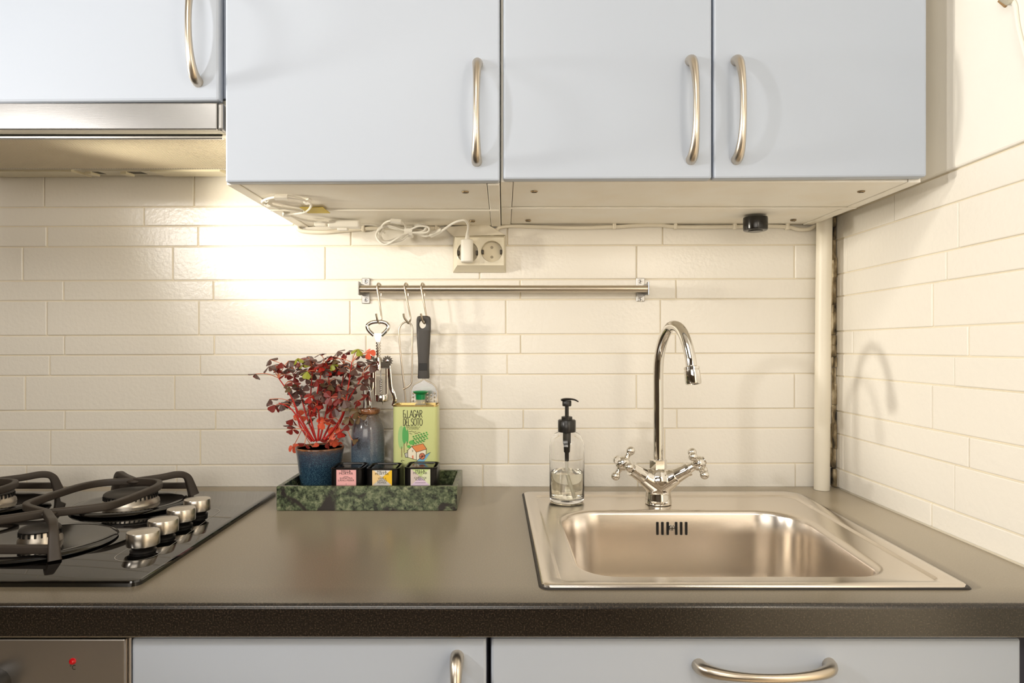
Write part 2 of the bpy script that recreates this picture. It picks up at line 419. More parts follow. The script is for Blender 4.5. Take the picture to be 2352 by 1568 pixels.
d = door('door', 1156, 1635, 411.5, 409.5, ZTOP, c2)
bow_handle(P(1585, 140, DY), P(1587, 367, DY), (0, -1, 0), d)
d = door('door', 1639.5, 2129, 409.5, 405, ZTOP, c2)
bow_handle(P(1690, 140, DY), P(1691, 367, DY), (0, -1, 0), d)
for p in ((1227, 440), (1978, 440), (1213, 507), (1822, 506)): screw(p[0], p[1], zrt, c2)
c0 = thing('wall_cabinet', 'short pale wall cabinet with one door above the extractor hood', 'cabinet', (-.72, -.18, 1.545))
hx = X(511, DY)
MB().box(-1.005, hx, CY, -.002, 1.545, ZTOP, .001).build('body', M['door'], c0)
d = door('door', -190, 503, 236, 230, ZTOP, c0, bev=.004)
bow_handle(P(455, -45, DY), P(455, 189, DY), (0, -1, 0), d)

# ------------------------------------------------------------------ extractor hood
h = thing('range_hood', 'slim built-in stainless steel cooker hood with ribbed beige filter', 'cooker hood', (-.7, -.18, 1.49))
HY = -.3595
xr = X(512.5, HY)
x0 = -1.004
MB().box(x0, xr - .009, HY, HY + .006, Z(297, HY), Z(236, HY), .0015, 2).build('fascia', M['steel'], h)
MB().box(xr - .0086, xr, HY + .001, HY + .02, Z(298, HY), Z(235, HY), .003, 2).build('end_cap', M['zinc'], h)
zf = Z(297, HY)
MB().box(x0, xr - .002, HY + .0062, -.338, zf - .0003, zf + .006, .001).build('lip', M['hoodcream'], h)
MB().box(x0, xr, -.34, -.003, 1.523, 1.5435, 0).build('housing', M['hoodcream'], h)
def slope(y): return 1.490 + (y + .336) / .331 * .0285
# filter: frame and ribs
fa, fb = -.333, -.082
mb = MB()
mb.box(x0 + .02, xr - .012, fa, fa + .006, slope(fa) - .001, slope(fa) + .004, .001)
mb.box(x0 + .02, xr - .012, fb - .006, fb, slope(fb) - .001, slope(fb) + .004, .001)
mb.build('filter_frame', M['steel'], h)
p = lambda xx, y, dz=0: Vector((xx, y, slope(y) + dz))
MB().hexa([p(xx, y, dz) for xx in (x0 + .02, xr - .012) for y in (fa + .006, fb - .006) for dz in (.0025, .005)]).build('filter_backing', M['filterdark'], h)
mb = MB(); xx = x0 + .021; k = 0
while xx < xr - .014:
    mb.hexa([p(q, y, dz) for q in (xx, xx + .0027) for y in (fa + .006, fb - .006) for dz in (-.0006, .003)]); xx += .0046
tag(mb.build('filter_ribs', M['filter'], h), kind='stuff')
MB().hexa([p(q, y, dz) for q in (xr - .011, xr - .001) for y in (-.336, fb) for dz in (-.0005, .02)]).build('side_rail', M['hoodcream'], h)
MB().hexa([p(q, y, dz) for q in (x0, xr - .001) for y in (-.0815, -.004) for dz in (.001, .012)]).build('rear_panel', M['hoodcream'], h)
MB().lathe([(0, -.0006), (.0018, -.0004), (.0018, .001)], (X(462, -.34), -.343, zf + .0012), 12).build('vent_hole', M['black'], h)
def hoodplate(px0, px1, y0, y1, name, m, dz=-.002):
    return MB().hexa([p(q, y, e) for q in (X(px0, (y0 + y1) / 2), X(px1, (y0 + y1) / 2)) for y in (y0, y1) for e in (dz, .002)], .0006).build(name, M[m], h)
hoodplate(-40, 188, -.074, -.012, 'lamp_cover', 'lampcover', -.0035)
hoodplate(362, 520, -.076, -.02, 'lamp_cover', 'lampcover', -.0035)
sp = hoodplate(200, 356, -.070, -.022, 'switch_plate', 'hoodcream', -.001)
hoodplate(206, 236, -.06, -.035, 'slide_slot', 'greydark', -.0014); hoodplate(288, 332, -.06, -.035, 'slide_slot', 'greydark', -.0014)
hoodplate(205, 220, -.062, -.033, 'switch_slider', 'lampcover', -.006); hoodplate(286, 300, -.062, -.033, 'switch_slider', 'lampcover', -.006)

# ------------------------------------------------------------------ base units
BY = -.586
def base_unit(name, label, px0, px1, x0, x1):
    t = thing(name, label, 'cabinet', ((x0 + x1) / 2, -.3, 0))
    mb = MB(); mb.box(x0, x0 + .018, BY + .02, -.02, .1, .861); mb.box(x1 - .018, x1, BY + .02, -.02, .1, .861)
    mb.box(x0 + .018, x1 - .018, BY + .02, -.02, .1, .118); mb.box(x0 + .018, x1 - .018, -.026, -.02, .118, .861)
    mb.build('body', M['gapdark'], t)
    MB().box(x0, x1, BY + .06, BY + .075, .001, .099).build('plinth', M['door'], t)
    d = MB().box(X(px0, BY), X(px1, BY), BY, BY + .018, .12, .857, .003, 2).build('front_panel', M['door'], t)
    return t, d
t, d = base_unit('base_cabinet', 'pale grey base cabinet with vertical bow handle beside the oven', 302, 1117, -.4135, -.0175)
bow_handle((X(1050, BY), BY, Z(1507, BY)), (X(1050, BY), BY, Z(1507, BY) - .148), (0, -1, 0), d)
t, d = base_unit('base_cabinet', 'pale grey sink base cabinet with wide horizontal bow handle', 1128, 2345, -.0155, .6)
bow_handle((X(1604, BY), BY, Z(1527, BY)), (X(1904, BY), BY, Z(1525, BY)), (0, -1, 0), d)
tag(MB().box(.601, RW - .0015, BY, BY + .018, .1, .857, .002).build('filler_panel', M['door']), 'narrow pale filler strip between sink cabinet and right wall', 'panel')
t = thing('oven', 'built-in stainless steel oven under the gas hob', 'oven', (-.72, -.3, .1))
MB().box(-1.01, -.42, BY + .02, -.03, .1, .86).build('body', M['black'], t)
MB().box(-1.01, X(289, BY), BY - .002, BY + .018, .735, .857, .0015, 2).build('control_panel', M['oven'], t)
MB().box(X(290, BY), X(297.5, BY), BY + .003, BY + .02, .735, .857, .001).build('side_trim', M['oven'], t)
MB().box(-1.01, X(297, BY), BY - .002, BY + .018, .12, .73, .002).build('oven_door', M['black'], t)
MB().tube([(-.97, BY - .04, .68), (-.46, BY - .04, .68)], .008, 12).build('door_handle', M['oven'], t)
q = P(167, 1518, BY - .002)
MB().lathe([(0, .0035), (.0018, .0033), (.0034, .0015), (.0038, -.0005)], q, 20, (0, -1, 0)).build('indicator_light', M['redlamp'], t)
q = P(-8, 1568, BY - .002)
MB().lathe([(.0, .022), (.014, .021), (.0155, .017), (.0165, .004), (.0165, -.0005)], q, 28, (0, -1, 0)).box(q.x - .003, q.x + .003, q.y - .026, q.y - .018, q.z - .014, q.z + .014, .001).build('control_knob', M['rubber'], t)

def text(body, size, loc, m, parent, name='lettering', sx=1, bold=0, rot=(PI / 2, 0, 0), align='CENTER'):
    cu = bpy.data.curves.new('text', 'FONT'); cu.body = body; cu.size = size; cu.align_x = align; cu.align_y = 'CENTER'; cu.offset = bold; cu.resolution_u = 3
    o = bpy.data.objects.new('text', cu); me = bpy.data.meshes.new_from_object(o)
    bpy.data.objects.remove(o); bpy.data.curves.remove(cu)
    mx = Matrix.Translation(Vector(loc) - (wpos(parent) if parent else Vector())) @ Matrix.Rotation(rot[2], 4, 'Z') @ Matrix.Rotation(rot[0], 4, 'X') @ Matrix.Diagonal((sx, 1, 1, 1))
    me.transform(mx); me.materials.clear(); me.materials.append(m); me.name = name
    o = bpy.data.objects.new(name, me); C.objects.link(o); o.parent = parent
    return o
q = P(167, 1533, BY - .0024)
text('\u00b0C', .0075, q, M['ink'], t, sx=.8)

# ------------------------------------------------------------------ hob
GT = .907
hob = thing('gas_hob', 'black glass gas hob with four silver knobs set in the worktop', 'hob', (-.715, -.313, .9))
hc = [(-1.005, -.073), (-.427, -.073), (-.4255, -.549), (-1.005, -.549)]
MB().loops([rquad(hc, .012, .9003), rquad(hc, .012, .9045), rquad(hc, .012, GT - .0006, inset=.0008), rquad(hc, .012, GT, inset=.0022)], True, True).build('glass_top', M['hobglass'], hob, 20)
burners = [(-.640, -.405, .024, .094), (-.640, -.185, .040, .090), (-.885, -.185, .036, .090), (-.885, -.405, .036, .094)]
for bx, by, r, pr in burners:
    MB().lathe([(0, .0045), (pr * .55, .0045), (pr * .8, .0062), (pr * .9, .0066), (pr * .975, .0052), (pr, .0028), (pr * .985, .0012), (pr * .9, .0004)], (bx, by, GT), 56).build('drip_plate', M['enamel'], hob, 50)
    k = MB().lathe([(r * 1.12, .0045), (r * 1.1, .009), (r * 1.02, .012), (r * .98, .019), (r * .9, .0195), (0, .0195)], (bx, by, GT), 40).build('burner_ring', M['alu'], hob, 50)
    mb = MB(); n = int(r * 900)
    for i in range(n):
        a = 2 * PI * i / n; c, s = math.cos(a), math.sin(a); q = Vector((bx + r * 1.0 * c, by + r * 1.0 * s, GT + .0165)); u = Vector((-s, c, 0)) * .0011; o = Vector((c, s, 0)) * .0018
        mb.hexa([q + i2 * o + j2 * u + Vector((0, 0, k2)) for i2 in (-1, 1) for j2 in (-1, 1) for k2 in (-.0028, .0031)])
    mb.build('flame_ports', M['black'], k)
    MB().lathe([(r * .97, .0196), (r * 1.03, .0205), (r * 1.03, .0222), (r * .96, .0245), (r * .7, .0262), (0, .0268)], (bx, by, GT), 40).build('burner_cap', M['burnercap'], hob, 50)
for i in range(4):
    kx = X([329, 375, 416, 453][i], 0); y = [-.4376, -.377, -.3145, -.2536][i]; kx = X([329, 375, 416.5, 453][i], y); r = .0202
    kb = MB().lathe([(r * .99, .0095), (r, .0105), (r, .0258), (r * .97, .0272), (r * .9, .0275), (0, .0292)], (kx, y, GT), 40).build('knob', M['knob'], hob, 30)
    MB().lathe([(r * .78, .0004), (r * .8, .003), (r * .62, .0045), (r * .72, .0065), (r * .86, .0092), (r * .86, .0096)], (kx, y, GT), 32).build('knob_seal', M['rubber'], kb)
def stadium(cx0, cy0, cx1, cy1, r, z, n=16):
    d = Vector((cx1 - cx0, cy1 - cy0)).normalized(); a0 = math.atan2(d.y, d.x); out = []
    for c, a in (((cx1, cy1), a0 - PI / 2), ((cx0, cy0), a0 + PI / 2)):
        for k in range(n + 1): t = a + PI * k / n; out.append(Vector((c[0] + r * math.cos(t), c[1] + r * math.sin(t), z)))
    return out
MB().loops([stadium(-.4795, -.452, -.4955, -.232, .0262, GT + .00025), stadium(-.4795, -.452, -.4955, -.232, .0257, GT + .00025)]).build('printed_outline', M['whiteprint'], hob)

# cast iron pan supports (lift off)
def grate(x, label):
    g = thing('pan_support', label, 'pan support', (x, -.3, GT), 'cast iron pan supports on the hob')
    T = .945
    V = lambda dx, y, z=T: Vector((x + dx, y, z))
    rj, fj = -.168, -.388
    def bar(pts, name, rs=None, w=.0055, n=5):
        sp = spline(pts, n); MB().tube(sp, w, 16, flat=(1.05, .82), sq=.38).build(name, M['castiron'], g, 50)
    bar([V(0, rj), V(.045, rj - .012), V(.064, rj - .045), V(.067, -.27), V(.064, -.335), V(.045, fj + .028), V(0, fj)], 'side_bar')
    bar([V(0, rj), V(-.045, rj - .012), V(-.064, rj - .045), V(-.067, -.27), V(-.064, -.335), V(-.045, fj + .028), V(0, fj)], 'side_bar')
    for s in (-1, 1):
        for (j, yo) in ((rj, .062), (fj, -.085)):
            e = V(.068 * s, j + yo)
            path = [V(0, j), V(.03 * s, j + yo * .42, T + .001), V(.052 * s, j + yo * .74, T + .003), V(.063 * s, j + yo * .92, T - .003), V(.068 * s, j + yo * 1.0, T - .02), V(.072 * s, j + yo * 1.05, GT + .0004)]
            sp = spline(path, 6); n = len(sp)
            MB().tube(sp, [.0058 + .0035 * max(0, (i / n - .55)) * 2 for i in range(n)], 16, flat=(1.0, .9), sq=.38).build('leg', M['castiron'], g, 50)
    MB().tube([V(-.066, fj - .086, .921), V(.066, fj - .086, .921)], .0055, 16, flat=(1, .8), sq=.38).build('cross_bar', M['castiron'], g, 50)
    MB().tube([V(-.066, rj + .0635, .924), V(.066, rj + .0635, .924)], .0055, 16, flat=(1, .8), sq=.38).build('cross_bar', M['castiron'], g, 50)
    for j in (rj, fj): MB().ball(V(0, j), .0105, sc=(1.3, 1, .42)).build('junction', M['castiron'], g, 50)
grate(-.643, 'dark cast iron pan support beside the row of silver hob knobs')
grate(-.889, 'dark cast iron pan support cut off by the left edge of the photo')

# ------------------------------------------------------------------ sink
SO = [(.038, -.064), (.558, -.0615), (.538, -.5545), (.0445, -.5545)]
SB = [(.089, -.196), (.494, -.196), (.472, -.5155), (.094, -.5155)]
sink = thing('sink', 'square inset stainless steel sink with raised rim and deep bowl', 'sink', (.29, -.31, .9))
R4 = [.012, .03, .01, .012]
lp = [rquad(SO, R4, .9004), rquad(SO, R4, .9034), rquad(SO, R4, .9045, inset=.0015), rquad(SO, R4, .9050, inset=(.010, .008, .005, .007)), rquad(SO, [.012, .026, .012, .012], .9046, inset=(.014, .011, .007, .010)),
      rquad(SO, [.012, .026, .012, .012], .9046, inset=(.031, .0215, .013, .0195)), rquad(SO, [.012, .026, .014, .014], .9042, inset=(.0320, .0225, .0137, .0205)), rquad(SO, [.012, .026, .014, .014], .9020, inset=(.0345, .025, .0155, .023)),
      rquad(SO, [.012, .026, .014, .014], .9017, inset=(.0358, .0265, .0165, .0245)),
      rquad(SB, [.075, .07, .05, .055], .9018, inset=-.005), rquad(SB, [.07, .066, .046, .05], .9008, inset=-.001), rquad(SB, [.069, .066, .046, .05], .8985, inset=.002), rquad(SB, [.068, .066, .046, .05], .894, inset=.0035)]
for zz, ins in ((.86, .005), (.80, .008), (.775, .011), (.765, .015), (.758, .022), (.754, .033)): lp.append(rquad(SB, [.07, .066, .05, .052], zz, inset=ins))
lp.append(rquad(SB, [.06] * 4, .752, inset=.06)); lp.append(rquad(SB, [.02] * 4, .750, inset=.13))
MB().loops(lp, False, True).build('basin', M['sink'], sink, 60, fix=True)
MB().loops([rquad(SO, R4, .9003, inset=-.0036), rquad(SO, R4, .9020, inset=-.0022), rquad(SO, R4, .9018, inset=.001)]).build('sealant', M['silicone'], sink)
MB().lathe([(.042, .7502), (.042, .7525), (.036, .753), (.03, .7512), (0, .7508)], (.284, -.36, 0), 36).build('drain', M['steel'], sink)
for px in (1510, 1521.5, 1533.5, 1553, 1564.5, 1576):
    a = P(px, 1198, -.2006); b = P(px, 1228, -.2006); 
    MB().box(a.x - .0021, a.x + .0021, -.2022, -.196, b.z, a.z, .0008).build('overflow_slot', M['black'], sink)
q = P(1543, 1212, -.2025)
MB().lathe([(0, .0022), (.004, .0016), (.005, 0), (.005, -.003)], q, 18, (0, -1, 0)).box(q.x - .0035, q.x + .0035, q.y - .0026, q.y - .001, q.z - .0006, q.z + .0006, mi=1).box(q.x - .0006, q.x + .0006, q.y - .0026, q.y - .001, q.z - .0035, q.z + .0035, mi=1).build('overflow_screw', [M['steel'], M['greydark']], sink)

# ------------------------------------------------------------------ mixer tap
FXc, FYc, FZ = X(1512, -.152), -.152, .9019
tap = thing('kitchen_tap', 'chrome swan-neck mixer tap with two cross handles', 'tap', (FXc, FYc, FZ))
mb = MB().lathe([(0, 0.0002), (.0232, .0002), (.0236, .002), (.0232, .008), (.0215, .02), (.021, .028), (.0225, .037), (.024, .044), (.022, .052), (.0165, .060), (.0125, .063), (0, .063)], (FXc, FYc, FZ), 128)
AX = [Vector((-.80, -.22, .51)).normalized(), Vector((.80, -.22, .51)).normalized()]
body0 = Vector((FXc, FYc, FZ + .033))
for a in AX: mb.tube([body0, body0 + a * .02, body0 + a * .036], [.0225, .018, .0142], 96)
bo = mb.build('body', M['chrome'], tap, 180)
m = bo.modifiers.new('blend', 'REMESH'); m.mode = 'VOXEL'; m.voxel_size = .0009; m.use_smooth_shade = True
m = bo.modifiers.new('soften', 'SMOOTH'); m.factor = .5; m.iterations = 30
for k, a in enumerate(AX):
    p0 = body0 + a * .034
    hnd = MB().lathe([(.0135, 0), (.0137, .001), (.0115, .022), (.0125, .0225), (.0125, .027), (.0085, .0275), (.0075, .035), (.0105, .038), (.0125, .044), (.0125, .049), (.0095, .055), (.0068, .0565), (.0068, .059), (0, .0595)], p0, 28, a)
    ctr = p0 + a * .0455
    u = Vector((.5, .05, .87)) if k == 0 else None
    if k == 0: u = (u - a * u.dot(a)).normalized(); v = a.cross(u)
    else:
        e1 = Vector((-.62, 0, .78)); e1 = (e1 - a * e1.dot(a)).normalized(); e2 = a.cross(e1); u = (e1 + e2 * .8).normalized(); v = a.cross(u)
    for dr in (u, -u, v, -v):
        hnd.tube([ctr, ctr + dr * .012, ctr + dr * .016, ctr + dr * .02], [.0072, .0052, .0044, .0052], 12)
        hnd.ball(ctr + dr * .0255, .0078, u=16, v=12)
    hnd.build('cross_handle', M['chrome'], tap, 50)
nut = MB().lathe([(.0135, .0615), (.0152, .063), (.0152, .077), (.0135, .079), (.0095, .0795)], (FXc, FYc, FZ), 6)
nut.build('nut', M['chrome'], tap, 20)
end = P(1592, 862, -.247); hd = Vector((end.x - FXc, end.y - FYc, 0)); R = hd.length; hd.normalize()
B = Vector((FXc, FYc, 0))
prof = [(0, FZ + .077), (0, 1.0), (0, 1.08), (0, 1.135), (.004, 1.165), (.016, 1.193), (.034, 1.2115), (.052, 1.2145), (.069, 1.206), (.083, 1.187), (.093, 1.163), (R - .004, 1.146)]
pts = [B + hd * s + Vector((0, 0, z)) for s, z in prof]
sp = spline(pts, 8)
MB().tube(sp, .0089, 24, up=(1, 0, 0)).build('spout', M['chrome'], tap, 60)
tn = (sp[-1] - sp[-4]).normalized()
MB().lathe([(.0089, -.002), (.0125, .0), (.0125, .004), (.0112, .0045), (.0112, .0055), (.0128, .006), (.0128, .026), (.0115, .028), (.0095, .028), (.009, .024), (0, .024)], sp[-1], 28, tn).build('aerator', M['chrome'], tap, 40)

# ------------------------------------------------------------------ soap dispenser
sy = -.135; sx = X(1302, sy); sz = .902
sd = thing('soap_dispenser', 'clear glass soap bottle with black pump on the sink rim', 'soap dispenser', (sx, sy, sz))
outer = [(0, .0006), (.026, .0006), (.029, .002), (.031, .006), (.0312, .012), (.0312, .1), (.0305, .107), (.0275, .115), (.022, .1215), (.0155, .125), (.0135, .127), (.0135, .138)]
inner = [(.0118, .138), (.0118, .127), (.014, .1235), (.0205, .119), (.0258, .113), (.0286, .106), (.0292, .1), (.0292, .012), (.028, .0085), (.024, .007), (0, .0065)]
MB().lathe(outer + inner, (sx, sy, sz), 48).build('bottle', M['glass'], sd, 60)
lev = Z(1083, sy) - sz
MB().lathe([(0, .0067), (.0239, .0072), (.0279, .0087), (.02905, .0122), (.02905, lev), (0, lev)], (sx, sy, sz), 48).build('soap', M['soap'], sd, 40)
pm = MB().lathe([(.0155, .1248), (.016, .1265), (.016, .145), (.0145, .1468), (.0098, .147), (.0098, .152), (.0062, .153), (.0035, .153)], (sx, sy, sz), 36)
pm.lathe([(.0035, .15), (.0035, .17), (.0045, .171), (.0045, .172)], (sx, sy, sz), 16)
pm.lathe([(.0078, .171), (.0082, .173), (.0082, .1795), (.007, .181), (0, .181)], (sx, sy, sz), 24)
q = Vector((sx, sy, sz + .181))
pm.tube(spline([q + Vector((-.0105, 0, .0006)), q + Vector((-.004, 0, .0022)), q + Vector((.006, 0, .0024)), q + Vector((.014, 0, .0012)), q + Vector((.0205, 0, -.0022))], 5), [.0062] * 8 + [.0058 - .0002 * i for i in range(13)], 10, flat=(.35, 1), up=(0, 0, 1))
pm.build('pump', M['pump'], sd, 40)
MB().lathe([(.0065, .1245), (.0072, .123), (.0072, .105), (.0062, .103), (.0055, .089), (.0038, .087), (.0036, .072), (.002, .0715)][::-1], (sx, sy, sz), 20).build('pump_barrel', M['pump'], sd, 40)
MB().tube(spline([(sx, sy, sz + .0745), (sx + .0005, sy, sz + .05), (sx + .005, sy - .004, sz + .03), (sx + .0105, sy - .008, sz + .0085)], 6), .0027, 10).build('dip_tube', M['straw'], sd)

# ------------------------------------------------------------------ marble tray
TX0, TX1, TY0, TY1, TZ = -.387, -.0795, -.195, -.044, .9003
mb = MB(); th = .0088
o = lambda ins, z: rrect(TX0 + ins, TX1 - ins, TY0 + ins, TY1 - ins, .002 if ins < th else .006, z, 4)
mb.loops([o(.0008, TZ), o(0, TZ + .001), o(0, TZ + .0405), o(.0012, TZ + .0417), o(th - .0008, TZ + .0417), o(th, TZ + .0408), o(th, TZ + .011), o(th + .002, TZ + .0095)], True, True)
mb.build('marble_tray', M['marble']); tray = bpy.data.objects['marble_tray']
tag(tray, 'rectangular dark green marble tray holding the plant and tins', 'tray')
FL = TZ + .0097

# ------------------------------------------------------------------ potted plant
py_ = -.0955; pxx = X(735, py_)
plant = thing('potted_plant', 'red-stemmed purple shamrock in a blue glazed pot on the tray', 'potted plant', (pxx, py_, FL))
ph = Z(1026, py_) - FL
pr = [(0, 0), (.030, 0), (.0325, .0015), (.0345, .014), (.0385, .045), (.0415, .070), (.0440, ph - .002), (.0436, ph), (.0420, ph), (.0412, ph - .003), (.039, .07), (.0375, .062)]
MB().lathe(pr[:7], (pxx, py_, FL), 48).build('pot', M['potglaze'], plant, 50)
MB().lathe([(.0440, ph - .002), (.0441, ph + .0003), (.0430, ph + .001), (.0416, ph), (.0405, ph - .004), (.039, ph - .02)], (pxx, py_, FL), 48).build('pot_rim', M['rimbrown'], plant, 60)
MB().lathe([(.040, ph - .013), (.02, ph - .009), (0, ph - .008)], (pxx, py_, FL), 28).build('soil', M['soil'], plant)
rp = random.Random(21)
stems_px = [[(722, 1014), (692, 962), (668, 910), (640, 868)], [(728, 1014), (706, 962), (690, 905), (672, 855)], [(716, 1014), (690, 980), (682, 950), (676, 925)],
            [(740, 1012), (778, 975), (800, 920), (824, 878), (832, 862)], [(744, 1012), (784, 958), (798, 900), (808, 832)], [(734, 1012), (746, 960), (757, 900), (752, 846)],
            [(738, 1014), (768, 950), (786, 880), (790, 836)], [(726, 1012), (712, 950), (714, 900), (718, 846)], [(742, 1014), (790, 985), (812, 950), (818, 930)], [(730, 1012), (733, 960), (728, 910), (737, 860)],
            [(720, 1012), (700, 985), (670, 940), (640, 925)]]
stem_pts = []
for i, s in enumerate(stems_px):
    dy = rp.uniform(-.028, .03); n = len(s)
    pts = [P(a, b, py_ + dy * (.35 + .65 * k / (n - 1))) for k, (a, b) in enumerate(s)]
    sp = spline(pts, 6); L = len(sp); stem_pts += sp[5:]
    MB().tube(sp, [.0020 - .0011 * k / L for k in range(L)], 7).build('stem', M['stem'], plant, 60)
LT = ['leaftop', 'leafred', 'leafdark', 'leafgreen', 'leaforange', 'leafolive']
leafmats = {'p': ('leaftop', 'leafred'), 'r': ('leafdark', 'leafred'), 'b': ('leafred', 'leafdark'), 'g': ('leafgreen', 'leafgreen'), 'o': ('leaforange', 'leaforange'), 'v': ('leafolive', 'leafdark')}
def leaf(pos, kind, size, nrm, spin, fold, petiole=True, y=None):
    nrm = nrm.normalized(); a = Vector((1, 0, 0)) if abs(nrm.x) < .8 else Vector((0, 1, 0))
    u = (a - nrm * a.dot(nrm)).normalized(); v = nrm.cross(u)
    mb = MB(); prof = [(.0, .0, 0), (.22, .2, .04), (.5, .41, .10), (.78, .5, .12), (1.0, .36, .06), (1.04, .18, .0), (.95, 0, 0)]
    for k in range(3):
        an = spin + k * 2 * PI / 3 + rp.uniform(-.12, .12); r = u * math.cos(an) + v * math.sin(an); t = nrm.cross(r); fo = fold + rp.uniform(-.15, .15)
        r2 = r * math.cos(fo) - nrm * math.sin(fo); n2 = r * math.sin(fo) + nrm * math.cos(fo)
        cen = [pos + r2 * (q[0] * size) for q in prof]
        for sgn in (1, -1):
            ed = [pos + r2 * (q[0] * size) + t * (sgn * q[1] * size) - n2 * (q[1] * size * .22) for q in prof]
            for i in range(len(prof) - 1):
                ids = [cen[i], cen[i + 1], ed[i + 1], ed[i]]
                if sgn < 0: ids = ids[::-1]
                if i == 0: ids = [q for j, q in enumerate(ids) if j != (3 if sgn > 0 else 0)]
                if i == len(prof) - 2: ids = [cen[i], ed[i + 1], ed[i]] if sgn > 0 else [ed[i], ed[i + 1], cen[i]]
                up = [q - nrm * .0 for q in ids]; dn = [q - n2 * .00035 for q in ids][::-1]
                # wind so that the face looks along the leaf normal
                fn = (up[1] - up[0]).cross(up[2] - up[1])
                if fn.dot(n2) < 0: up = up[::-1]; dn = dn[::-1]
                mb.add(up, [tuple(range(len(up)))], 0); mb.add(dn, [tuple(range(len(dn)))], 1)
    if petiole:
        best = min(stem_pts, key=lambda q: (q - pos).length + (0 if q.z < pos.z - .004 else .03))
        mid = (best + pos) / 2 + Vector((0, 0, .004 if best.z < pos.z else -.002))
        mb.tube(spline([best, mid, pos - nrm * .0004], 4), .0007, 5, mi=2)
    a, b = leafmats[kind]
    mb.build('leaf', [M[a], M[b], M['petiole']], plant, 60, fix=False)
spots = [(588, 858, 'p'), (620, 825, 'p'), (617, 841, 'p'), (632, 837, 'p'), (646, 832, 'r'), (663, 828, 'p'), (660, 846, 'p'), (670, 838, 'p'), (690, 851, 'p'), (710, 824, 'p'), (702, 823, 'r'), (745, 822, 'p'), (748, 832, 'p'), (776, 806, 'p'), (788, 812, 'r'),
         (803, 804, 'p'), (822, 801, 'g'), (828, 815, 'p'), (846, 808, 'o'), (762, 836, 'g'), (772, 842, 'r'), (790, 842, 'p'), (800, 835, 'p'), (820, 835, 'p'), (836, 832, 'p'), (850, 838, 'p'), (815, 846, 'p'), (780, 851, 'p'), (742, 850, 'r'), (722, 858, 'p'), (703, 868, 'p'),
         (690, 888, 'p'), (684, 897, 'p'), (750, 877, 'p'), (772, 870, 'p'), (730, 880, 'r'), (745, 902, 'b'), (748, 890, 'b'), (725, 905, 'p'), (736, 925, 'b'), (724, 932, 'b'), (702, 902, 'p'), (664, 916, 'p'), (664, 926, 'v'), (619, 916, 'p'), (632, 930, 'r'), (644, 928, 'p'), (690, 955, 'o'),
         (672, 962, 'r'), (668, 976, 'p'), (672, 986, 'r'), (722, 942, 'b'), (762, 962, 'r'), (710, 962, 'v'), (742, 968, 'o'), (765, 992, 'o'), (766, 1012, 'o'), (718, 1027, 'o'), (672, 1026, 'o'), (773, 1026, 'o'), (780, 990, 'b'), (752, 1016, 'r'), (700, 1018, 'r'), (797, 974, 'r'), (802, 960, 'v'),
         (820, 944, 'v'), (826, 958, 'v'), (809, 1010, 'v'), (790, 918, 'p'), (823, 920, 'r'), (832, 882, 'p'), (846, 868, 'p'), (836, 862, 'r'), (792, 870, 'p'), (777, 890, 'p'), (760, 912, 'r'), (698, 835, 'g'), (684, 822, 'g'), (655, 860, 'r'), (735, 842, 'b'), (757, 850, 'b'), (640, 845, 'r'), (812, 862, 'p'), (798, 856, 'r'),
         (846, 906, 'r'), (706, 852, 'g'), (736, 812, 'p'), (766, 818, 'p'), (690, 838, 'r'), (727, 838, 'p')]
for i in range(62):
    a = rp.uniform(0, 2 * PI); r = math.sqrt(rp.random()); spots.append((738 + 78 * r * math.cos(a), 880 + 68 * r * math.sin(a) , rp.choice('pppprrbv')))
for (a, b, k) in spots:
    dy = rp.uniform(-.032, .030)
    if a > 800 and b > 925: dy = -.030
    pos = P(a, b, py_ + dy)
    tilt = Vector((rp.uniform(-.6, .6), rp.uniform(-.9, .1), 1 if b < 900 else rp.uniform(.3, 1)))
    if k in 'o': tilt = Vector((rp.uniform(-.5, .5), -1, .5))
    leaf(pos, k, rp.uniform(.0115, .0155), tilt, rp.uniform(0, 6), rp.uniform(.1, .75))

# ------------------------------------------------------------------ ceramic bottle with metal pourer
by_ = -.0845; bx_ = X(845, by_)
bt = thing('oil_bottle', 'blue-brown glazed ceramic bottle with metal pourer behind the spice tins', 'bottle', (bx_, by_, FL))
bh = Z(938, by_) - FL
MB().lathe([(0, 0), (.029, 0), (.0308, .002), (.031, .06), (.0308, .095), (.029, .117), (.0255, .130), (.0212, .138), (.020, .141), (.0205, .1435), (.0215, .1445)], (bx_, by_, FL), 44).build('body', M['bottleglaze'], bt, 60)
MB().lathe([(.0215, .1443), (.0228, .1465), (.0232, bh - .003), (.0222, bh), (.0185, bh + .0003), (.017, bh - .002), (.0165, bh - .01), (.0, bh - .01)], (bx_, by_, FL), 44).build('rim', M['rimbrown'], bt, 60)
q = P(839, 932, by_)
mb = MB().tube([q + Vector((0, 0, -.004)), q + Vector((.0, 0, .012)), P(837.5, 892, by_)], [.0042, .0036, .0033], 12)
mb.lathe([(.0036, 0), (.0046, .001), (.0046, .004), (.003, .006)], P(837, 892, by_), 14); mb.ball(P(836, 879, by_), .0052)
mb.tube(spline([q + Vector((.011, .004, -.004)), P(851, 905, by_ + .004), P(849, 890, by_ + .004), P(843, 884, by_)], 6), .0018, 8)
mb.build('pourer', M['zinc'], bt, 50)

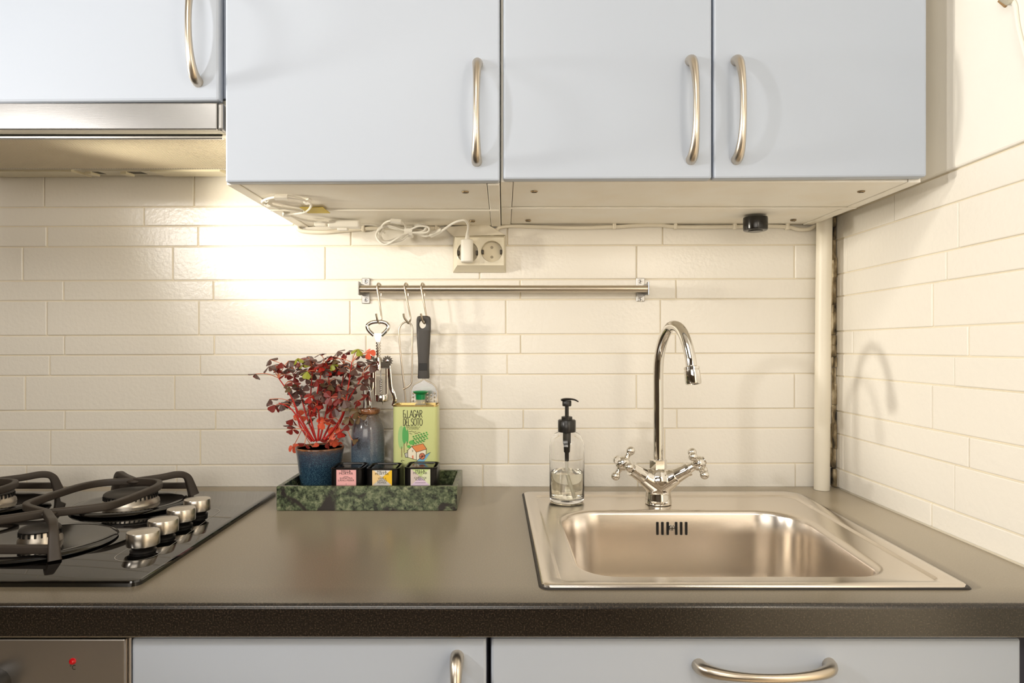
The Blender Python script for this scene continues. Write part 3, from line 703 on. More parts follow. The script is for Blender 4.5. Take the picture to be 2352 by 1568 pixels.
# ------------------------------------------------------------------ oil tin
ty0, ty1 = -.1135, -.063
ot = thing('oil_tin', 'pale green rectangular olive oil tin with printed farmhouse and green cap', 'tin', (X(952, ty0), (ty0 + ty1) / 2, FL))
tx0, tx1 = X(901.5, ty0), X(1004.5, ty0); tt = Z(931, ty0) - .0003
rr = lambda ins, z: rrect(tx0 + ins, tx1 - ins, ty0 + ins, ty1 - ins, .009 - ins, z, 6)
MB().loops([rr(.001, FL + .0003), rr(0, FL + .002), rr(0, tt - .002)], True, False).build('body', M['tin'], ot, 40)
MB().loops([rr(0, tt - .002), rr(-.0009, tt - .0016), rr(-.0009, tt + .0008), rr(.0, tt + .0014), rr(.0014, tt + .0012), rr(.002, tt - .0015)], False, True).build('rim', M['gold'], ot, 40)
cx, cy_ = X(966, -.09), -.09
MB().lathe([(.0105, 0), (.0105, .002), (.0088, .003), (.0085, .0135), (.0, .0135)], (cx, cy_, tt - .0015), 24).build('spout', M['clear'], ot, 40)
MB().lathe([(.0088, .011), (.0092, .0205), (.0112, .022), (.0136, .0242), (.0142, .0255), (.0136, .0266), (.0118, .0266), (.0105, .0245), (0, .0235)], (cx, cy_, tt - .0015), 28).build('cap', M['capgreen'], ot, 40)
def Cc(cx, cy, e=.0003): return P(560 + cx / 3.825, 780 + cy / 3.825, ty0 - e)
def blob(cx, cy, rx, ry, n=18, e=.0003, wob=.12, sd=1):
    r_ = random.Random(sd + cx); return [Cc(cx + rx * (1 + r_.uniform(-wob, wob)) * math.cos(2 * PI * k / n), cy + ry * (1 + r_.uniform(-wob, wob)) * math.sin(2 * PI * k / n), e) for k in range(n)]
def poly(mb, pts): mb.add(pts, [tuple(range(len(pts)))])
def strokes(mb, lines, w, f=Cc, e=.0006):
    for l in lines:
        for a, b in zip(l[:-1], l[1:]):
            d = Vector((b[0] - a[0], b[1] - a[1]))
            if d.length < 1e-6: continue
            d.normalize(); nx, ny = -d.y * w / 2, d.x * w / 2; ex, ey = d.x * w * .3, d.y * w * .3
            mb.add([f(a[0] - ex + nx, a[1] - ey + ny, e), f(b[0] + ex + nx, b[1] + ey + ny, e), f(b[0] + ex - nx, b[1] + ey - ny, e), f(a[0] - ex - nx, a[1] - ey - ny, e)], [(0, 1, 2, 3)])
def printed(name, mb, col): 
    return mb.build(name, flat(name + '_ink', *col), ot)
mb = MB(); poly(mb, blob(1382, 858, 27, 104, wob=.05)); printed('printed_tree', mb, (160, 200, 130))
mb = MB(); poly(mb, blob(1411, 838, 19, 78, wob=.05, e=.0004)); poly(mb, blob(1436, 850, 11, 62, wob=.05, e=.0005)); printed('printed_tree', mb, (85, 170, 90))
mb = MB(); poly(mb, blob(1476, 902, 25, 21)); poly(mb, blob(1450, 938, 16, 13, e=.00036))
for r_ in range(5):
    for k in range(6 - (r_ > 3)): poly(mb, blob(1490 + k * 23 - r_ * 1 + (r_ % 2) * 9, 858 - k * 7 + r_ * 17 - 8, 9, 7, 9, e=.0004 + .00001 * (r_ * 6 + k)))
printed('printed_bushes', mb, (95, 180, 85))
mb = MB(); poly(mb, [Cc(*q) for q in ((1440, 975), (1475, 942), (1515, 985), (1516, 1056), (1440, 1032))]); poly(mb, [Cc(*q) for q in ((1515, 985), (1603, 962), (1600, 1040), (1516, 1056))]); printed('printed_house', mb, (240, 232, 208))
mb = MB(); poly(mb, [Cc(q[0], q[1], .0004) for q in ((1473, 934), (1575, 912), (1606, 960), (1514, 988))]); printed('printed_roof', mb, (226, 140, 78))
mb = MB(); poly(mb, [Cc(*q) for q in ((1412, 998), (1440, 990), (1440, 1032), (1420, 1032))]); printed('printed_annex', mb, (190, 190, 180))
mb = MB(); poly(mb, [Cc(q[0], q[1], .0004) for q in ((1518, 1066), (1560, 1030), (1640, 988), (1612, 1032), (1584, 1070))]); printed('printed_stream', mb, (120, 178, 210))
mb = MB(); poly(mb, blob(1567, 1023, 26, 28, e=.0005, wob=.03)); poly(mb, [Cc(q[0], q[1], .0005) for q in ((1477, 1018), (1490, 1014), (1492, 1050), (1479, 1046))]); printed('printed_wheel', mb, (222, 130, 95))
GL = {'E': [[(1, 1), (0, 1), (0, 0), (1, 0)], [(0, .5), (.8, .5)]], 'L': [[(0, 1), (0, 0), (1, 0)]], 'A': [[(0, 0), (.5, 1), (1, 0)], [(.2, .35), (.8, .35)]],
      'G': [[(1, .82), (.7, 1), (.3, 1), (0, .7), (0, .3), (.3, 0), (.75, 0), (1, .25), (1, .46), (.55, .46)]], 'R': [[(0, 0), (0, 1), (.7, 1), (1, .78), (.7, .53), (0, .5)], [(.4, .5), (1, 0)]],
      'D': [[(0, 0), (0, 1), (.5, .97), (1, .65), (1, .35), (.5, .03), (0, 0)]], 'S': [[(1, .85), (.7, 1), (.25, .97), (0, .78), (.25, .57), (.75, .44), (1, .25), (.75, .02), (.3, 0), (0, .15)]],
      'O': [[(.5 + .5 * math.cos(2 * PI * k / 12), .5 + .5 * math.sin(2 * PI * k / 12)) for k in range(13)]], 'T': [[(0, 1), (1, 1)], [(.5, 1), (.5, 0)]]}
mb = MB()
def word(chars, y0, y1):
    for ch, xa, xb, ya, yb in chars:
        ya = y0 if ya is None else ya; yb = y1 if yb is None else yb
        strokes(mb, [[(xa + (xb - xa) * u, yb - (yb - ya) * v) for u, v in l] for l in GL[ch]], 4.6)
word([('E', 1402, 1414, None, None), ('L', 1418, 1433, 650, 682), ('L', 1437, 1457, None, None), ('A', 1458, 1486, None, None), ('G', 1489, 1511, None, None), ('A', 1513, 1541, None, None), ('R', 1546, 1566, None, None)], 620, 682)
word([('D', 1403, 1421, None, None), ('E', 1426, 1441, None, None), ('L', 1445, 1460, None, None), ('S', 1470, 1489, None, None), ('O', 1493, 1518, None, None), ('T', 1519, 1542, None, None), ('O', 1544, 1568, None, None)], 692, 754)
mb.build('lettering', M['ink'], ot)
mb = MB()
strokes(mb, [[(1386, 940), (1388, 1030)], [(1408, 910), (1408, 990)], [(1434, 900), (1432, 930)]], 5)
printed('printed_trunk', mb, (120, 92, 60))
mb = MB()
strokes(mb, [[(1432, 978), (1475, 936), (1516, 988), (1516, 1056), (1440, 1032), (1440, 975)], [(1475, 936), (1575, 912), (1606, 960), (1516, 988)], [(1603, 962), (1600, 1000)], [(1412, 998), (1440, 990)], [(1412, 998), (1420, 1032), (1440, 1032)], [(1478, 968), (1486, 974), (1482, 984)],
             [(1448, 804), (1466, 808), (1476, 800)], [(1480, 806), (1498, 812), (1512, 806)], [(1456, 822), (1478, 828)], [(1500, 826), (1520, 820), (1530, 826)], [(1530, 812), (1552, 816)], [(1395, 1075), (1380, 1064), (1390, 1056), (1410, 1062)], [(1640, 988), (1560, 1030), (1518, 1066)]] +
        [[(1567, 1023), (1567 + 25 * math.cos(k * PI / 3), 1023 + 26 * math.sin(k * PI / 3))] for k in range(6)] + [[(1567 + 26 * math.cos(k * PI / 8), 1023 + 28 * math.sin(k * PI / 8)) for k in range(17)]], 3.2, e=.0008)
for r_ in range(5):
    for k in range(5): strokes(mb, [[(1484 + k * 23 + (r_ % 2) * 9, 852 - k * 7 + r_ * 17), (1490 + k * 23 + (r_ % 2) * 9, 857 - k * 7 + r_ * 17), (1497 + k * 23 + (r_ % 2) * 9, 850 - k * 7 + r_ * 17)]], 2.5, e=.0008)
mb.build('printed_outlines', M['ink'], ot)
g = flat('faint_ink', 120, 125, 80)
text('MANZANILLA', .0042, Cc(1486, 768, .0005), g, ot); text('CACERE\u00d1A', .0042, Cc(1486, 783, .0005), g, ot)

# ------------------------------------------------------------------ spice tins
def C8(cx, cy, y): return P(750 + cx / 7.587, 1040 + cy / 7.587, y)
sy0, sy1 = -.1785, -.1185
stz = FL + .0003
def spice(label, lx0, lx1, ly0, top_dy, cols, words, sub, ly1=566):
    xc = (C8((lx0 + lx1) / 2, 0, sy0)).x; hw = .0283; zt = Z(1075 + top_dy, sy0)
    t = thing('spice_tin', label, 'tin', (xc, (sy0 + sy1) / 2, stz), 'black spice tins in the marble tray')
    q = lambda ins, z: rrect(xc - hw + ins, xc + hw - ins, sy0 + ins, sy1 - ins, max(.011 - ins, .003), z, 7)
    MB().loops([q(.001, stz), q(0, stz + .001), q(0, zt - .003)], True, False).build('body', M['blacktin'], t, 40)
    MB().loops([q(0, zt - .003), q(-.0007, zt - .0025), q(-.0007, zt - .0006), q(.0002, zt), q(.0016, zt), q(.0024, zt - .0008), q(.003, zt - .0055), q(.0065, zt - .0062), q(.0072, zt - .0015), q(.009, zt - .0011)], False, True).build('lid', M['lidtin'], t, 40)
    y = sy0 - .0002
    a, b = C8(lx0, ly0, y), C8(lx1, 0, y); zb = C8(0, ly1, y).z; zt2 = a.z; m_ = Vector(((a.x + b.x) / 2, y, (zt2 + zb) / 2))
    c = [Vector((a.x, y, zt2)), Vector((b.x, y, zt2)), Vector((b.x, y, zb)), Vector((a.x, y, zb))]
    mb = MB()
    for k in range(4): mb.add([c[k], c[(k + 1) % 4], m_], [(0, 1, 2)], k)
    for k in range(4): mb.add([c[k] , c[(k + 1) % 4], c[(k + 1) % 4] + Vector((0, .0002, 0)), c[k] + Vector((0, .0002, 0))], [(0, 1, 2, 3)], k)
    lb = mb.build('paper_label', [mat('label_paper', S(*cc), .5) for cc in cols], t, fix=False)
    cx_ = (lx0 + lx1) / 2
    pos = lambda cx, cy: C8(cx, cy, y - .0002)
    text('MILL&', .0056, pos(cx_ - 5, ly0 + 46), M['ink'], lb, sx=1.15); text('MORTAR', .0054, pos(cx_ - 5, ly0 + 85), M['ink'], lb, sx=1.1)
    for k, (wd, cy) in enumerate(words): text(wd, .0043, pos(cx_ - 2, cy), M['ink'], lb, sx=1.16)
    mb = MB()                                    # print too small to read in the photograph: rows of tiny strokes
    for wid, cy in sub:
        k = -wid
        while k < wid:
            q = pos(cx_ - 2 + k, cy); mb.add([q + Vector((ex, 0, ez)) for ex, ez in ((0, -.0005), (.0004, -.0005), (.0004, .0005), (0, .0005))], [(0, 1, 2, 3)]); k += 8
    mb.build('small_print', M['ink'], lb)
spice('black spice tin with plain pink label next to the blue pot', 172, 515, 275, 0, [(238, 176, 176)] * 4, [('SUMATRA', 440), ('L\u00c5NG PEBER', 478)], [(40, 412), (10, 541)])
spice('black spice tin with white and yellow triangle label, between two others', 797, 1140, 283, 1, [(236, 230, 222), (244, 196, 40), (205, 200, 195), (240, 208, 150)], [('TRIPLE', 448), ('LEMON', 486), ('PEPPER', 522)], [(40, 418)])
spice('black spice tin with pale green and lilac label, in front of oil tin', 1465, 1808, 268, -1.5, [(204, 222, 152), (222, 226, 190), (226, 204, 226), (216, 200, 192)], [('CABBAGE', 434), ('KARMA', 468)], [(34, 406), (90, 520)])

# ------------------------------------------------------------------ utensil rail
ry = -.040; rz = Z(663, ry)
rail = thing('utensil_rail', 'brushed steel utensil rail screwed to the white brick wall', 'rail', (X(1155, 0), 0, rz))
MB().tube([(X(826, ry), ry, rz), (X(1488, ry), ry, rz)], .0066, 18).build('bar', M['nickel'], rail, 50)
for px, s in ((840.5, -1), (1471, 1)):
    yw = -.0012
    a, b = P(px - 9.5, 638.5, yw), P(px + 9.5, 697 if s < 0 else 692, yw)
    br = MB().box(a.x, b.x, yw - .0022, yw, b.z, a.z, .001)
    xe = X(826, ry) - .001 if s < 0 else X(1488, ry) + .001
    xs = xe + (.0018 if s < 0 else -.0018)
    br.box(min(xe, xs), max(xe, xs), ry - .010, ry + .008, rz - .0125, rz + .0135, .0006)
    br.hexa([(x, y, z) for x in (min(xe, (a.x + b.x) / 2), max(xe, (a.x + b.x) / 2)) for y in (yw - .002, yw - .0005) for z in (rz - .012, rz + .012)])
    br.box(min(xe, xs), max(xe, xs), ry + .006, yw - .001, rz - .011, rz + .011)
    k = br.build('bracket', M['zinc'], rail)
    for py in (646, 688):
        q = P(px, py, yw - .0022)
        MB().lathe([(0, .0016), (.0035, .0012), (.0042, 0), (.0042, -.001)], q, 16, (0, -1, 0)).box(q.x - .0028, q.x + .0028, q.y - .0019, q.y - .001, q.z - .0005, q.z + .0005, mi=1).box(q.x - .0005, q.x + .0005, q.y - .0019, q.y - .001, q.z - .0028, q.z + .0028, mi=1).build('screw', [M['steel'], M['greydark']], k)
UY = -.053                                    # plane in which the utensils hang
def hook(label, xt, xb, tipx):
    t = thing('s_hook', label, 'hook', (X(xt, ry), ry, rz), 's-hooks on the utensil rail')
    x0 = X(xt, ry)
    top = [(x0 + .004, ry + .0105, rz - .013), (x0 + .004, ry + .0103, rz + .001), (x0 + .003, ry + .006, rz + .0085), (x0 + .001, ry - .001, rz + .0103), (x0, ry - .0075, rz + .0075), (x0, ry - .0103, rz)]
    low = [P(xt + (xb - xt) * .5, 698, -.0505), P(xb + .5, 728, -.0485), P(xb - .5, 737, -.050), P(xb - 4, 742, UY - .001), P(xb - 8, 737, -.058), P(tipx + 1.5, 729, -.062), P(tipx, 720, -.064)]
    sp = spline(top + low, 6)
    MB().tube(sp, .0021, 8, flat=(1, .8)).build('wire', M['nickel'], t, 60)
hook('steel s-hook carrying the corkscrew', 869, 875.5, 864)
hook('steel s-hook carrying the bent wire utensil', 931.5, 942, 927)
hook('steel s-hook carrying the grater with black handle', 969.5, 979, 967)
U = lambda px, py, dy=0: P(px, py, UY + dy)
# corkscrew
cs = thing('corkscrew', 'chrome winged corkscrew hanging from the rail behind the plant', 'corkscrew', U(869, 742))
mb = MB().tube(spline([U(859, 770), U(847, 758), U(844, 748), U(852, 741), U(868, 738.5), U(885, 741), U(892, 749), U(888, 758), U(876, 770)], 6), .0034, 10, flat=(1.1, .8))
mb.prism([U(858, 764, -.003), U(877, 764, -.003), U(875, 776, -.003), U(873, 786, -.003), U(864, 786, -.003), U(861, 776, -.003)], (0, .006, 0), 0, .0008)
mb.build('bottle_opener', M['chrome'], cs, 40)
pr = []; z = 0; 
for k in range(5): pr += [(.0036, z), (.0054, z + .0012), (.0054, z + .003), (.0036, z + .0042)]; z += .0054
b0 = U(869, 816)
MB().lathe([(.0036, -.004)] + pr, b0, 16).build('rack', M['chrome'], cs, 40)
MB().lathe([(.006, 0), (.006, .024), (.0045, .026), (.0, .026)], U(870, 850), 20).box(U(852, 0).x, U(898, 0).x, UY - .004, UY + .004, U(0, 846).z, U(0, 829).z, .0015, 2).build('head', M['chrome'], cs, 40)
for s, gx, gy in ((-1, 853, 829), (1, 889.5, 829)):
    c = U(gx, gy, -.0045); mb = MB(); n = 13
    pts = []
    for k in range(n * 4):
        a = 2 * PI * k / (n * 4); r = .0105 if k % 4 in (0, 1) else .0082
        pts.append(c + Vector((r * math.cos(a), 0, r * math.sin(a))))
    mb.prism(pts, (0, .009, 0))
    mb.lathe([(0, .0016), (.003, .0012), (.0036, 0)], c, 12, (0, -1, 0))
    if s < 0: arm = [U(855, 835), U(855, 870), U(854, 890), U(849, 900), U(846, 915), U(847, 931)]
    else: arm = [U(893, 835), U(896, 870), U(898, 890), U(903, 902), U(907, 916), U(904, 932)]
    mb.tube(spline(arm, 5), [.0038] * 14 + [.0042] * 12, 8, flat=(1, .6), up=(1, 0, 0))
    mb.build('lever', M['chrome'], cs, 35)
mb = MB(); 
for px in (861.5, 888): mb.tube([U(px, 846), U(px + .5, 912)], .0025, 10)
mb.lathe([(.0128, 0), (.0138, .001), (.0142, .010), (.0135, .013), (.0095, .0145), (.0, .0145)], U(877, 921.5), 28)
mb.build('frame', M['chrome'], cs, 40)
hel = [U(874.5, 848)] + [U(874.5, 870)] + [U(875, 872 + k * .62) + Vector((.0022 * math.cos(k * .85), .0022 * math.sin(k * .85), 0)) for k in range(48)]
MB().tube(hel, .0012, 6).tube([U(879, 918), U(879, 929)], [.0018, .0003], 6).build('worm', M['steel'], cs, 60)
# bent wire utensil
wt = thing('wire_utensil', 'thin bent steel wire utensil hanging between corkscrew and grater', 'utensil', U(933, 742))
loop = [U(932, 925), U(929, 892), U(924, 850), U(919, 800), U(916.5, 765), U(919, 750), U(927, 741), U(936, 739.5), U(944, 745), U(947, 757), U(946.5, 800), U(946.5, 850), U(945, 877), U(938, 887), U(925, 894, -.003)]
MB().tube(spline(loop, 6), .0017, 8).build('wire', M['nickel'], wt, 60)
# grater
GY = -.0475
g = lambda px, py, dy=0: P(px, py, GY + dy)
gr = thing('grater', 'flat steel hand grater with black plastic handle', 'grater', g(973, 742))
def hring(py, w, dpt, xc): return [g(xc, py) + Vector((w * math.cos(2 * PI * k / 20), dpt * math.sin(2 * PI * k / 20), 0)) for k in range(20)]
# handle with a hole at its top: a plate swept round the hole, then the grip
hole = [g(971, 745) + Vector((.0068 * math.cos(2 * PI * k / 24), 0, .0078 * math.sin(2 * PI * k / 24))) for k in range(24)]
def outl(k):
    a = 2 * PI * k / 24; c, s = math.cos(a), math.sin(a); sc = (abs(c) ** 5 + abs(s) ** 5) ** -.2; return g(973.2, 743.5) + Vector((.0138 * c * sc, 0, (.0155 if s > 0 else .026) * s * sc))
out_ = [outl(k) for k in range(24)]
yo = Vector((0, -.0075, 0))
mb = MB().loops([[p_ - yo * .6 for p_ in hole], [p_ + yo * .85 for p_ in hole], [p_ + yo for p_ in [h_ + (o_ - h_) * .15 for h_, o_ in zip(hole, out_)]], [p_ + yo * .9 for p_ in [h_ + (o_ - h_) * .8 for h_, o_ in zip(hole, out_)]], [p_ + yo * .4 for p_ in out_], [p_ - yo * .3 for p_ in out_], [p_ - yo * .6 for p_ in [h_ + (o_ - h_) * .8 for h_, o_ in zip(hole, out_)]], [p_ - yo * .6 for p_ in hole]])
secs = [(760, 16.3), (775, 15.8), (800, 14.2), (825, 12.8), (845, 12.6), (858, 13.2), (866, 13.6), (869, 12.6)]
def sec(py, w):
    c = g(973.2, py); W = w * (D + GY) / F; dpt = .0078; o_ = []
    for k in range(20):
        a = 2 * PI * k / 20; cc, ss = math.cos(a), math.sin(a); o_.append(c + Vector((W * math.copysign(abs(cc) ** .55, cc), -.0015 + dpt * math.copysign(abs(ss) ** .55, ss) * .8, 0)))
    return o_
mb.loops([sec(*q) for q in secs], True, True)
mb.build('handle', M['handleblack'], gr, 45)
a, b = g(964, 834), g(982, 850)
MB().box(a.x, b.x, GY - .0084, GY - .0072, b.z, a.z, .0004).build('handle_inset', M['rubber'], gr)
blade = [g(943, 897), g(950, 885), g(968, 873), g(978, 873), g(996, 885), g(1004.5, 897), g(1004.5, 1024), g(943, 1024)]
MB().prism(blade, (0, .0012, 0)).build('blade', M['steel'], gr)
MB().tube(spline([g(970, 866), g(970, 873), g(950, 884), g(943, 898)], 4) + [g(943, 960), g(943, 1020)], .0013, 6).tube(spline([g(976, 866), g(977, 873), g(997, 884), g(1005, 898)], 4) + [g(1005, 960), g(1005, 1015)] + spline([g(1006, 1020), g(1008, 1026), g(1003, 1031)], 3), .0013, 6).build('wire_frame', M['nickel'], gr, 60)
mb = MB()
for r_ in range(14):
    for k in range(7):
        q = g(949 + k * 8.2, 903 + r_ * 8.4 + (k % 2) * 4, -.0006); mb.ball(q, .0022, u=7, v=5, sc=(.8, 1.1, 1))
mb.build('grating_teeth', M['nickel'], gr, 60)

# ------------------------------------------------------------------ double socket
so = thing('double_socket', 'cream double wall socket under the wall cabinets, charger in its left half', 'socket', P(1101, 585, 0))
fy = -.036
bx0, bx1, bz0, bz1 = X(1041, 0), X(1162, 0), Z(626, 0), Z(541, 0)
fx0, fx1, fz0, fz1 = X(1050, fy), X(1157, fy), Z(609, fy), Z(545, fy)
mb = MB()
Rk = lambda x0, x1, z0, z1, y: [Vector((x0, y, z0)), Vector((x1, y, z0)), Vector((x1, y, z1)), Vector((x0, y, z1))]
mb.loops([Rk(bx0, bx1, bz0, bz1, -.001), Rk(bx0, bx1, bz0, bz1, -.006), Rk(bx0 + .003, bx1 - .003, bz0 + .004, bz1 - .003, -.012), Rk(fx0, fx1, fz0, fz1, fy + .002), ], True, False)
cs2 = [P(1074, 579, fy), P(1129.5, 577, fy)]; rs_ = .0208; xm = (cs2[0].x + cs2[1].x) / 2
for c, (xa, xb) in zip(cs2, ((fx0, xm), (xm, fx1))):
    n = 32; sq = []; ci = []; cb = []
    angs = sorted([2 * PI * (k + .5) / n for k in range(n)] + [math.atan2(fz - c.z, fx - c.x) % (2 * PI) for fx in (xa, xb) for fz in (fz0, fz1)])
    for a in angs:
        cc, ss = math.cos(a), math.sin(a)
        # square outline of the cell
        tx = ((xb if cc > 0 else xa) - c.x) / cc; tz = ((fz1 if ss > 0 else fz0) - c.z) / ss; t_ = min(tx, tz)
        sq.append(Vector((c.x + cc * t_, fy + .0012, c.z + ss * t_))); ci.append(Vector((c.x + cc * rs_, fy, c.z + ss * rs_))); cb.append(Vector((c.x + cc * rs_ * .97, fy + .014, c.z + ss * rs_ * .97)))
    mb.loops([sq, ci, cb], False, True)
mb.build('housing', M['beige'], so, 30)
for i, c in enumerate(cs2):
    ins = MB().lathe([(0, 0), (rs_ * .93, 0), (rs_ * .93, -.002)], c + Vector((0, .0125, 0)), 28, (0, -1, 0)).build('socket_insert', M['socketin'], so)
    for dz in (-.0095, .0095):
        MB().lathe([(0, .0008), (.0027, .0008), (.003, -.001)], c + Vector((.0, .0125, dz)), 14, (0, -1, 0)).build('pin_hole', M['pinhole'], ins)
    for dx in (-1, 1):
        MB().box(c.x + dx * .0178 - .002, c.x + dx * .0178 + .002, fy + .001, fy + .012, c.z - .0045, c.z + .0035, .0006).build('earth_contact', M['greydark'], ins)
MB().prism([P(1018, 523, -.002), P(1120, 517, -.002), P(1160, 541, -.002), P(1043, 545, -.002)], (0, -.011, 0), 0, .001).build('mounting_block', M['offwhite'], so)

# ------------------------------------------------------------------ charger with its cord and switch
pc = thing('power_cord', 'white plug-in lamp cord with inline switch fixed under the wall cabinet', 'cord', P(1073, 575, fy))
py0 = fy - .001
a, b = P(1058, 551, -.052), P(1087, 601, -.052); cxm = (a.x + b.x) / 2
MB().loops([[Vector((cxm + (a.x - b.x) / 2 * f * math.copysign(abs(math.cos(t)) ** .6, math.cos(t)), -.048 + .0135 * f * math.copysign(abs(math.sin(t)) ** .6, math.sin(t)), z)) for t in [2 * PI * k / 24 for k in range(24)]] for f, z in ((.88, b.z - .0008), (1, b.z + .001), (1, a.z - .001), (.9, a.z + .0004))], True, True).box(cxm - .009, cxm + .009, -.05, fy + .012, P(0, 592, fy).z, P(0, 566, fy).z, .002).build('plug', M['white'], pc, 40)
zc_ = zl
wy = -.047
MB().tube(spline([P(1073, 552, wy), P(1074, 535, -.06), P(1075.5, 518, -.085), P(1070, 507.5, -.1), P(1060, 506, -.1), P(1040, 513, -.09), P(1014, 531, -.062)], 6), [.0055, .0052, .0048, .0045, .004, .0035, .003, .0024] + [.0022] * 29, 9).build('cable', M['white'], pc, 60)
MB().tube([P(1014, 529, -.062), P(988, 541, -.052)], .0045, 4, up=(0, .5, 1)).build('connector', M['white'], pc, 30)
MB().tube(spline([P(990, 540, wy), P(975, 542, wy), P(958, 536, wy), P(935, 533, wy)], 5), .0023, 8).build('cable', M['white'], pc, 60)
rk = random.Random(4)
for k in range(9):
    j = lambda s=5: rk.uniform(-s, s); dy = rk.uniform(-.020, .012)
    pts = [P(868 + j(), 543 + j(), wy + dy), P(880 + j(), 522 + j(4), wy + dy), P(905 + j(), 520 + j(), wy + dy), P(935 + j(2), 527 + j(2), wy + dy * .6), P(965 + j(), 519 + j(), wy + dy), P(981 + j(), 523 + j(), wy + dy), P(975 + j(), 534 + j(), wy + dy), P(940 + j(2), 535 + j(2), wy + dy * .6), P(918 + j(), 548 + j(), wy + dy), P(885 + j(), 558 + j(), wy + dy)]
    MB().tube(spline(pts, 6, True), .0021, 7, closed=True).build('cable_coil', M['white'], pc, 60)
MB().tube([P(931, 531, wy), P(949, 532, wy)], .0135, 12, flat=(.85, 1.1)).build('cable_tie', M['white'], pc, 30)
MB().tube(spline([P(936, 533, wy), P(930, 517, -.07), P(918, 508, -.095), P(900, 506.5, -.1), P(885, 511, -.085), P(877, 522, -.06), P(884, 535, wy)], 6), .002, 8).build('cable', M['white'], pc, 60)
MB().tube([P(897, 507, -.105), P(921, 509, -.105)], .0042, 4, up=(0, .5, 1)).build('cable_clip', M['white'], pc, 30)
MB().tube(spline([P(880, 523, wy), P(862, 517, wy - .01), P(840, 515, -.065), P(828, 517, -.07)], 5), .0021, 8).build('cable', M['white'], pc, 60)
sw = -.072
a, b = P(755, 506, sw), P(829, 522, sw)
s_ = MB().box(a.x, b.x, sw - .011, sw + .011, b.z - .002, zl - .0008, .004, 3).build('inline_switch', M['white'], pc, 40)
c = P(787, 526, sw - .003)
MB().box(c.x - .010, c.x + .010, sw - .007, sw + .005, b.z - .0065, b.z - .001, .0022, 2).build('rocker', M['white'], s_, 40)
def under(px, py, dz=.0035, zz=zl):            # a point hanging dz below the cabinet base
    z = zz - dz; y = (ZC - z) * F / (py - VY) - D
    return Vector((X(px, y), y, z))
u_ = under
MB().tube(spline([P(757, 512, sw), u_(745, 510, .007), u_(720, 508, .0065), u_(690, 503, .0065), u_(664, 494), u_(650, 490)], 5), .002, 8).build('cable', M['white'], pc, 60)
MB().tube(spline([u_(652, 491), u_(680, 491), u_(703, 485), u_(714, 474), u_(712, 466), u_(702, 461), u_(690, 457), u_(665, 453), u_(630, 453), u_(608, 459), u_(602, 464), u_(612, 468), u_(640, 476), u_(672, 481), u_(696, 485)], 6), .002, 8).build('cable', M['white'], pc, 60)
for q, l, dx in ((u_(646, 453), .010, (1, 0)), (u_(706, 463), .006, (1, -.8)), (u_(616, 468), .006, (1, -1.0)), (u_(658, 492), .006, (1, .6))):
    v = Vector((dx[0], dx[1], 0)).normalized() * l; MB().tube([q - v, q + v], .0045, 4, up=(0, .5, 1)).build('cable_clip', M['white'], pc, 30)
q = P(735, 508, sw)
MB().box(X(723, sw), X(749, sw), sw - .005, sw + .005, zl - .011, zl - .0008, .001).build('connector', M['white'], pc, 30)
# tape
ta, tb = u_(694, 476, .0006), u_(746, 488, .0006)
tag(MB().box(u_(694, 481).x, u_(747, 481).x, -.203, -.155, zl - .0034, zl - .0024, .0008).build('tape_strip', M['tape']), 'strip of yellow tape under the cabinet holding the white cord', 'tape')

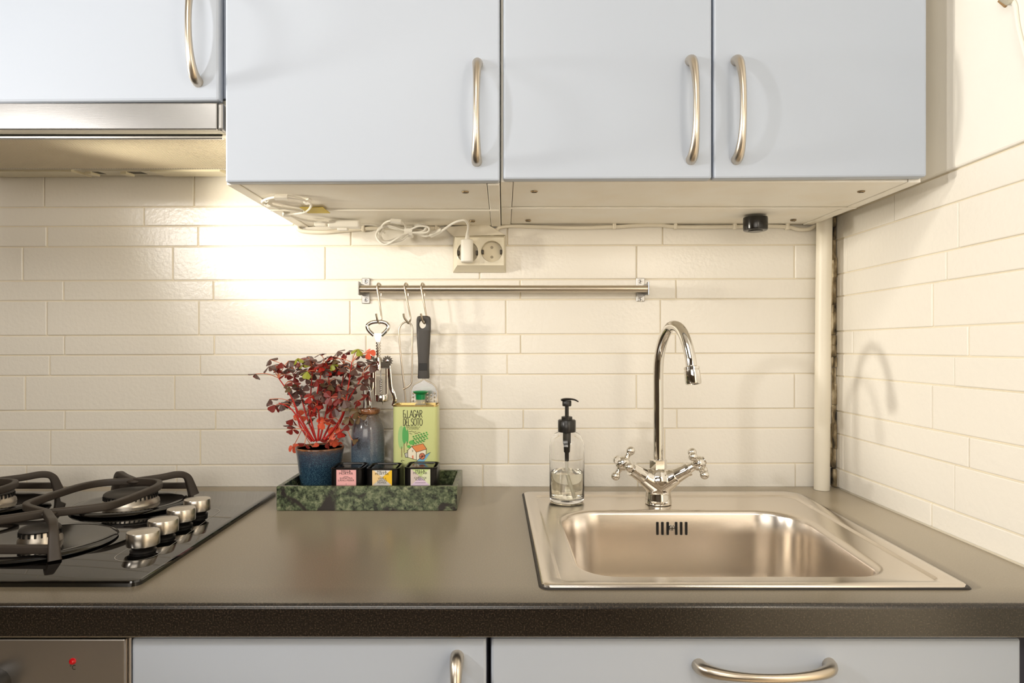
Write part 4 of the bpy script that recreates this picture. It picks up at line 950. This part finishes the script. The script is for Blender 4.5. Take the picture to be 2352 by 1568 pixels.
# ------------------------------------------------------------------ painted cable along the wall
wc = thing('wall_cable', 'cream painted cable clipped along the wall below the cabinets', 'cable', (X(1280, 0), 0, 1.41))
wl = [(683, 518), (692, 530), (740, 533), (790, 529), (860, 524), (940, 523), (1010, 524)]
MB().tube(spline([P(a, b, -.006) for a, b in wl], 5), .0042, 9).build('cable', M['offwhite'], wc, 60)
wl = [(1128, 546), (1138, 530), (1152, 521), (1180, 519), (1240, 521), (1320, 523), (1405, 521), (1460, 518), (1510, 517), (1560, 521), (1630, 521), (1700, 520), (1760, 519), (1810, 521), (1835, 527), (1858, 526), (1872, 518), (1878, 510)]
MB().tube(spline([P(a, b, -.006) for a, b in wl], 5), .0038, 9).build('cable', M['offwhite'], wc, 60)
for px, py in ((1002, 521), (835, 525), (1411, 519), (1551, 519), (1687, 519), (1808, 520)):
    q = P(px, py, -.006); MB().box(q.x - .003, q.x + .003, -.0115, -.001, q.z - .0065, q.z + .0065, .0012).build('cable_clip', M['offwhite'], wc)
# black puck
q = under(1735, 506, .0005, zrt); 
tag(MB().lathe([(.0, -.0262), (.0125, -.0262), (.0135, -.0245), (.0195, -.0245), (.0212, -.0235), (.0218, -.021), (.022, -.003), (.0215, 0), (0, 0)], (X(1735, -.092), -.092, zrt - .0025), 40).build('door_stop', M['puck']), 'short black plastic cylinder stuck under the right cabinet', 'stopper')

# ------------------------------------------------------------------ corner pipe
pyy = -.030; pxm = X(1891.5, pyy)
pp = thing('corner_pipe', 'white painted vertical heating pipe in the corner', 'pipe', (pxm, pyy, .9))
MB().tube([(pxm - .0035, pyy, .9005), (pxm - .002, pyy, 1.1), (pxm, pyy, 1.3), (pxm + .003, pyy, 1.5), (pxm + .003, pyy, 2.6)], .0143, 24).build('tube', M['offwhite'], pp, 60)

# ------------------------------------------------------------------ small cord holder high on the right wall
q = lambda px, py: Vector((RW - .006, RW * F / (px - VX) - D, ZC - (py - VY) * (RW * F / (px - VX)) / F))
ch = thing('cord_holder', 'small clear cord holder with white cord high on right wall', 'hook', q(2322, 4))
mb = MB().prism([q(2300, 4), q(2316, 18), q(2325, 8), q(2310, -8)], (.004, 0, 0), 0, .0008).build('brown_tag', mat('brown_tag', S(165, 130, 85), .4), ch)
MB().prism([q(2314, 2), q(2320, -12), q(2342, -6), q(2340, 8), q(2330, 13)], (-.006, 0, 0), 0, .0015).build('clear_clip', M['clear'], ch)
MB().tube(spline([q(2336, 2), q(2342, 14), q(2345, 40), q(2350, 70), q(2360, 110), q(2380, 180)], 5), .0028, 8).build('cord', M['white'], ch)
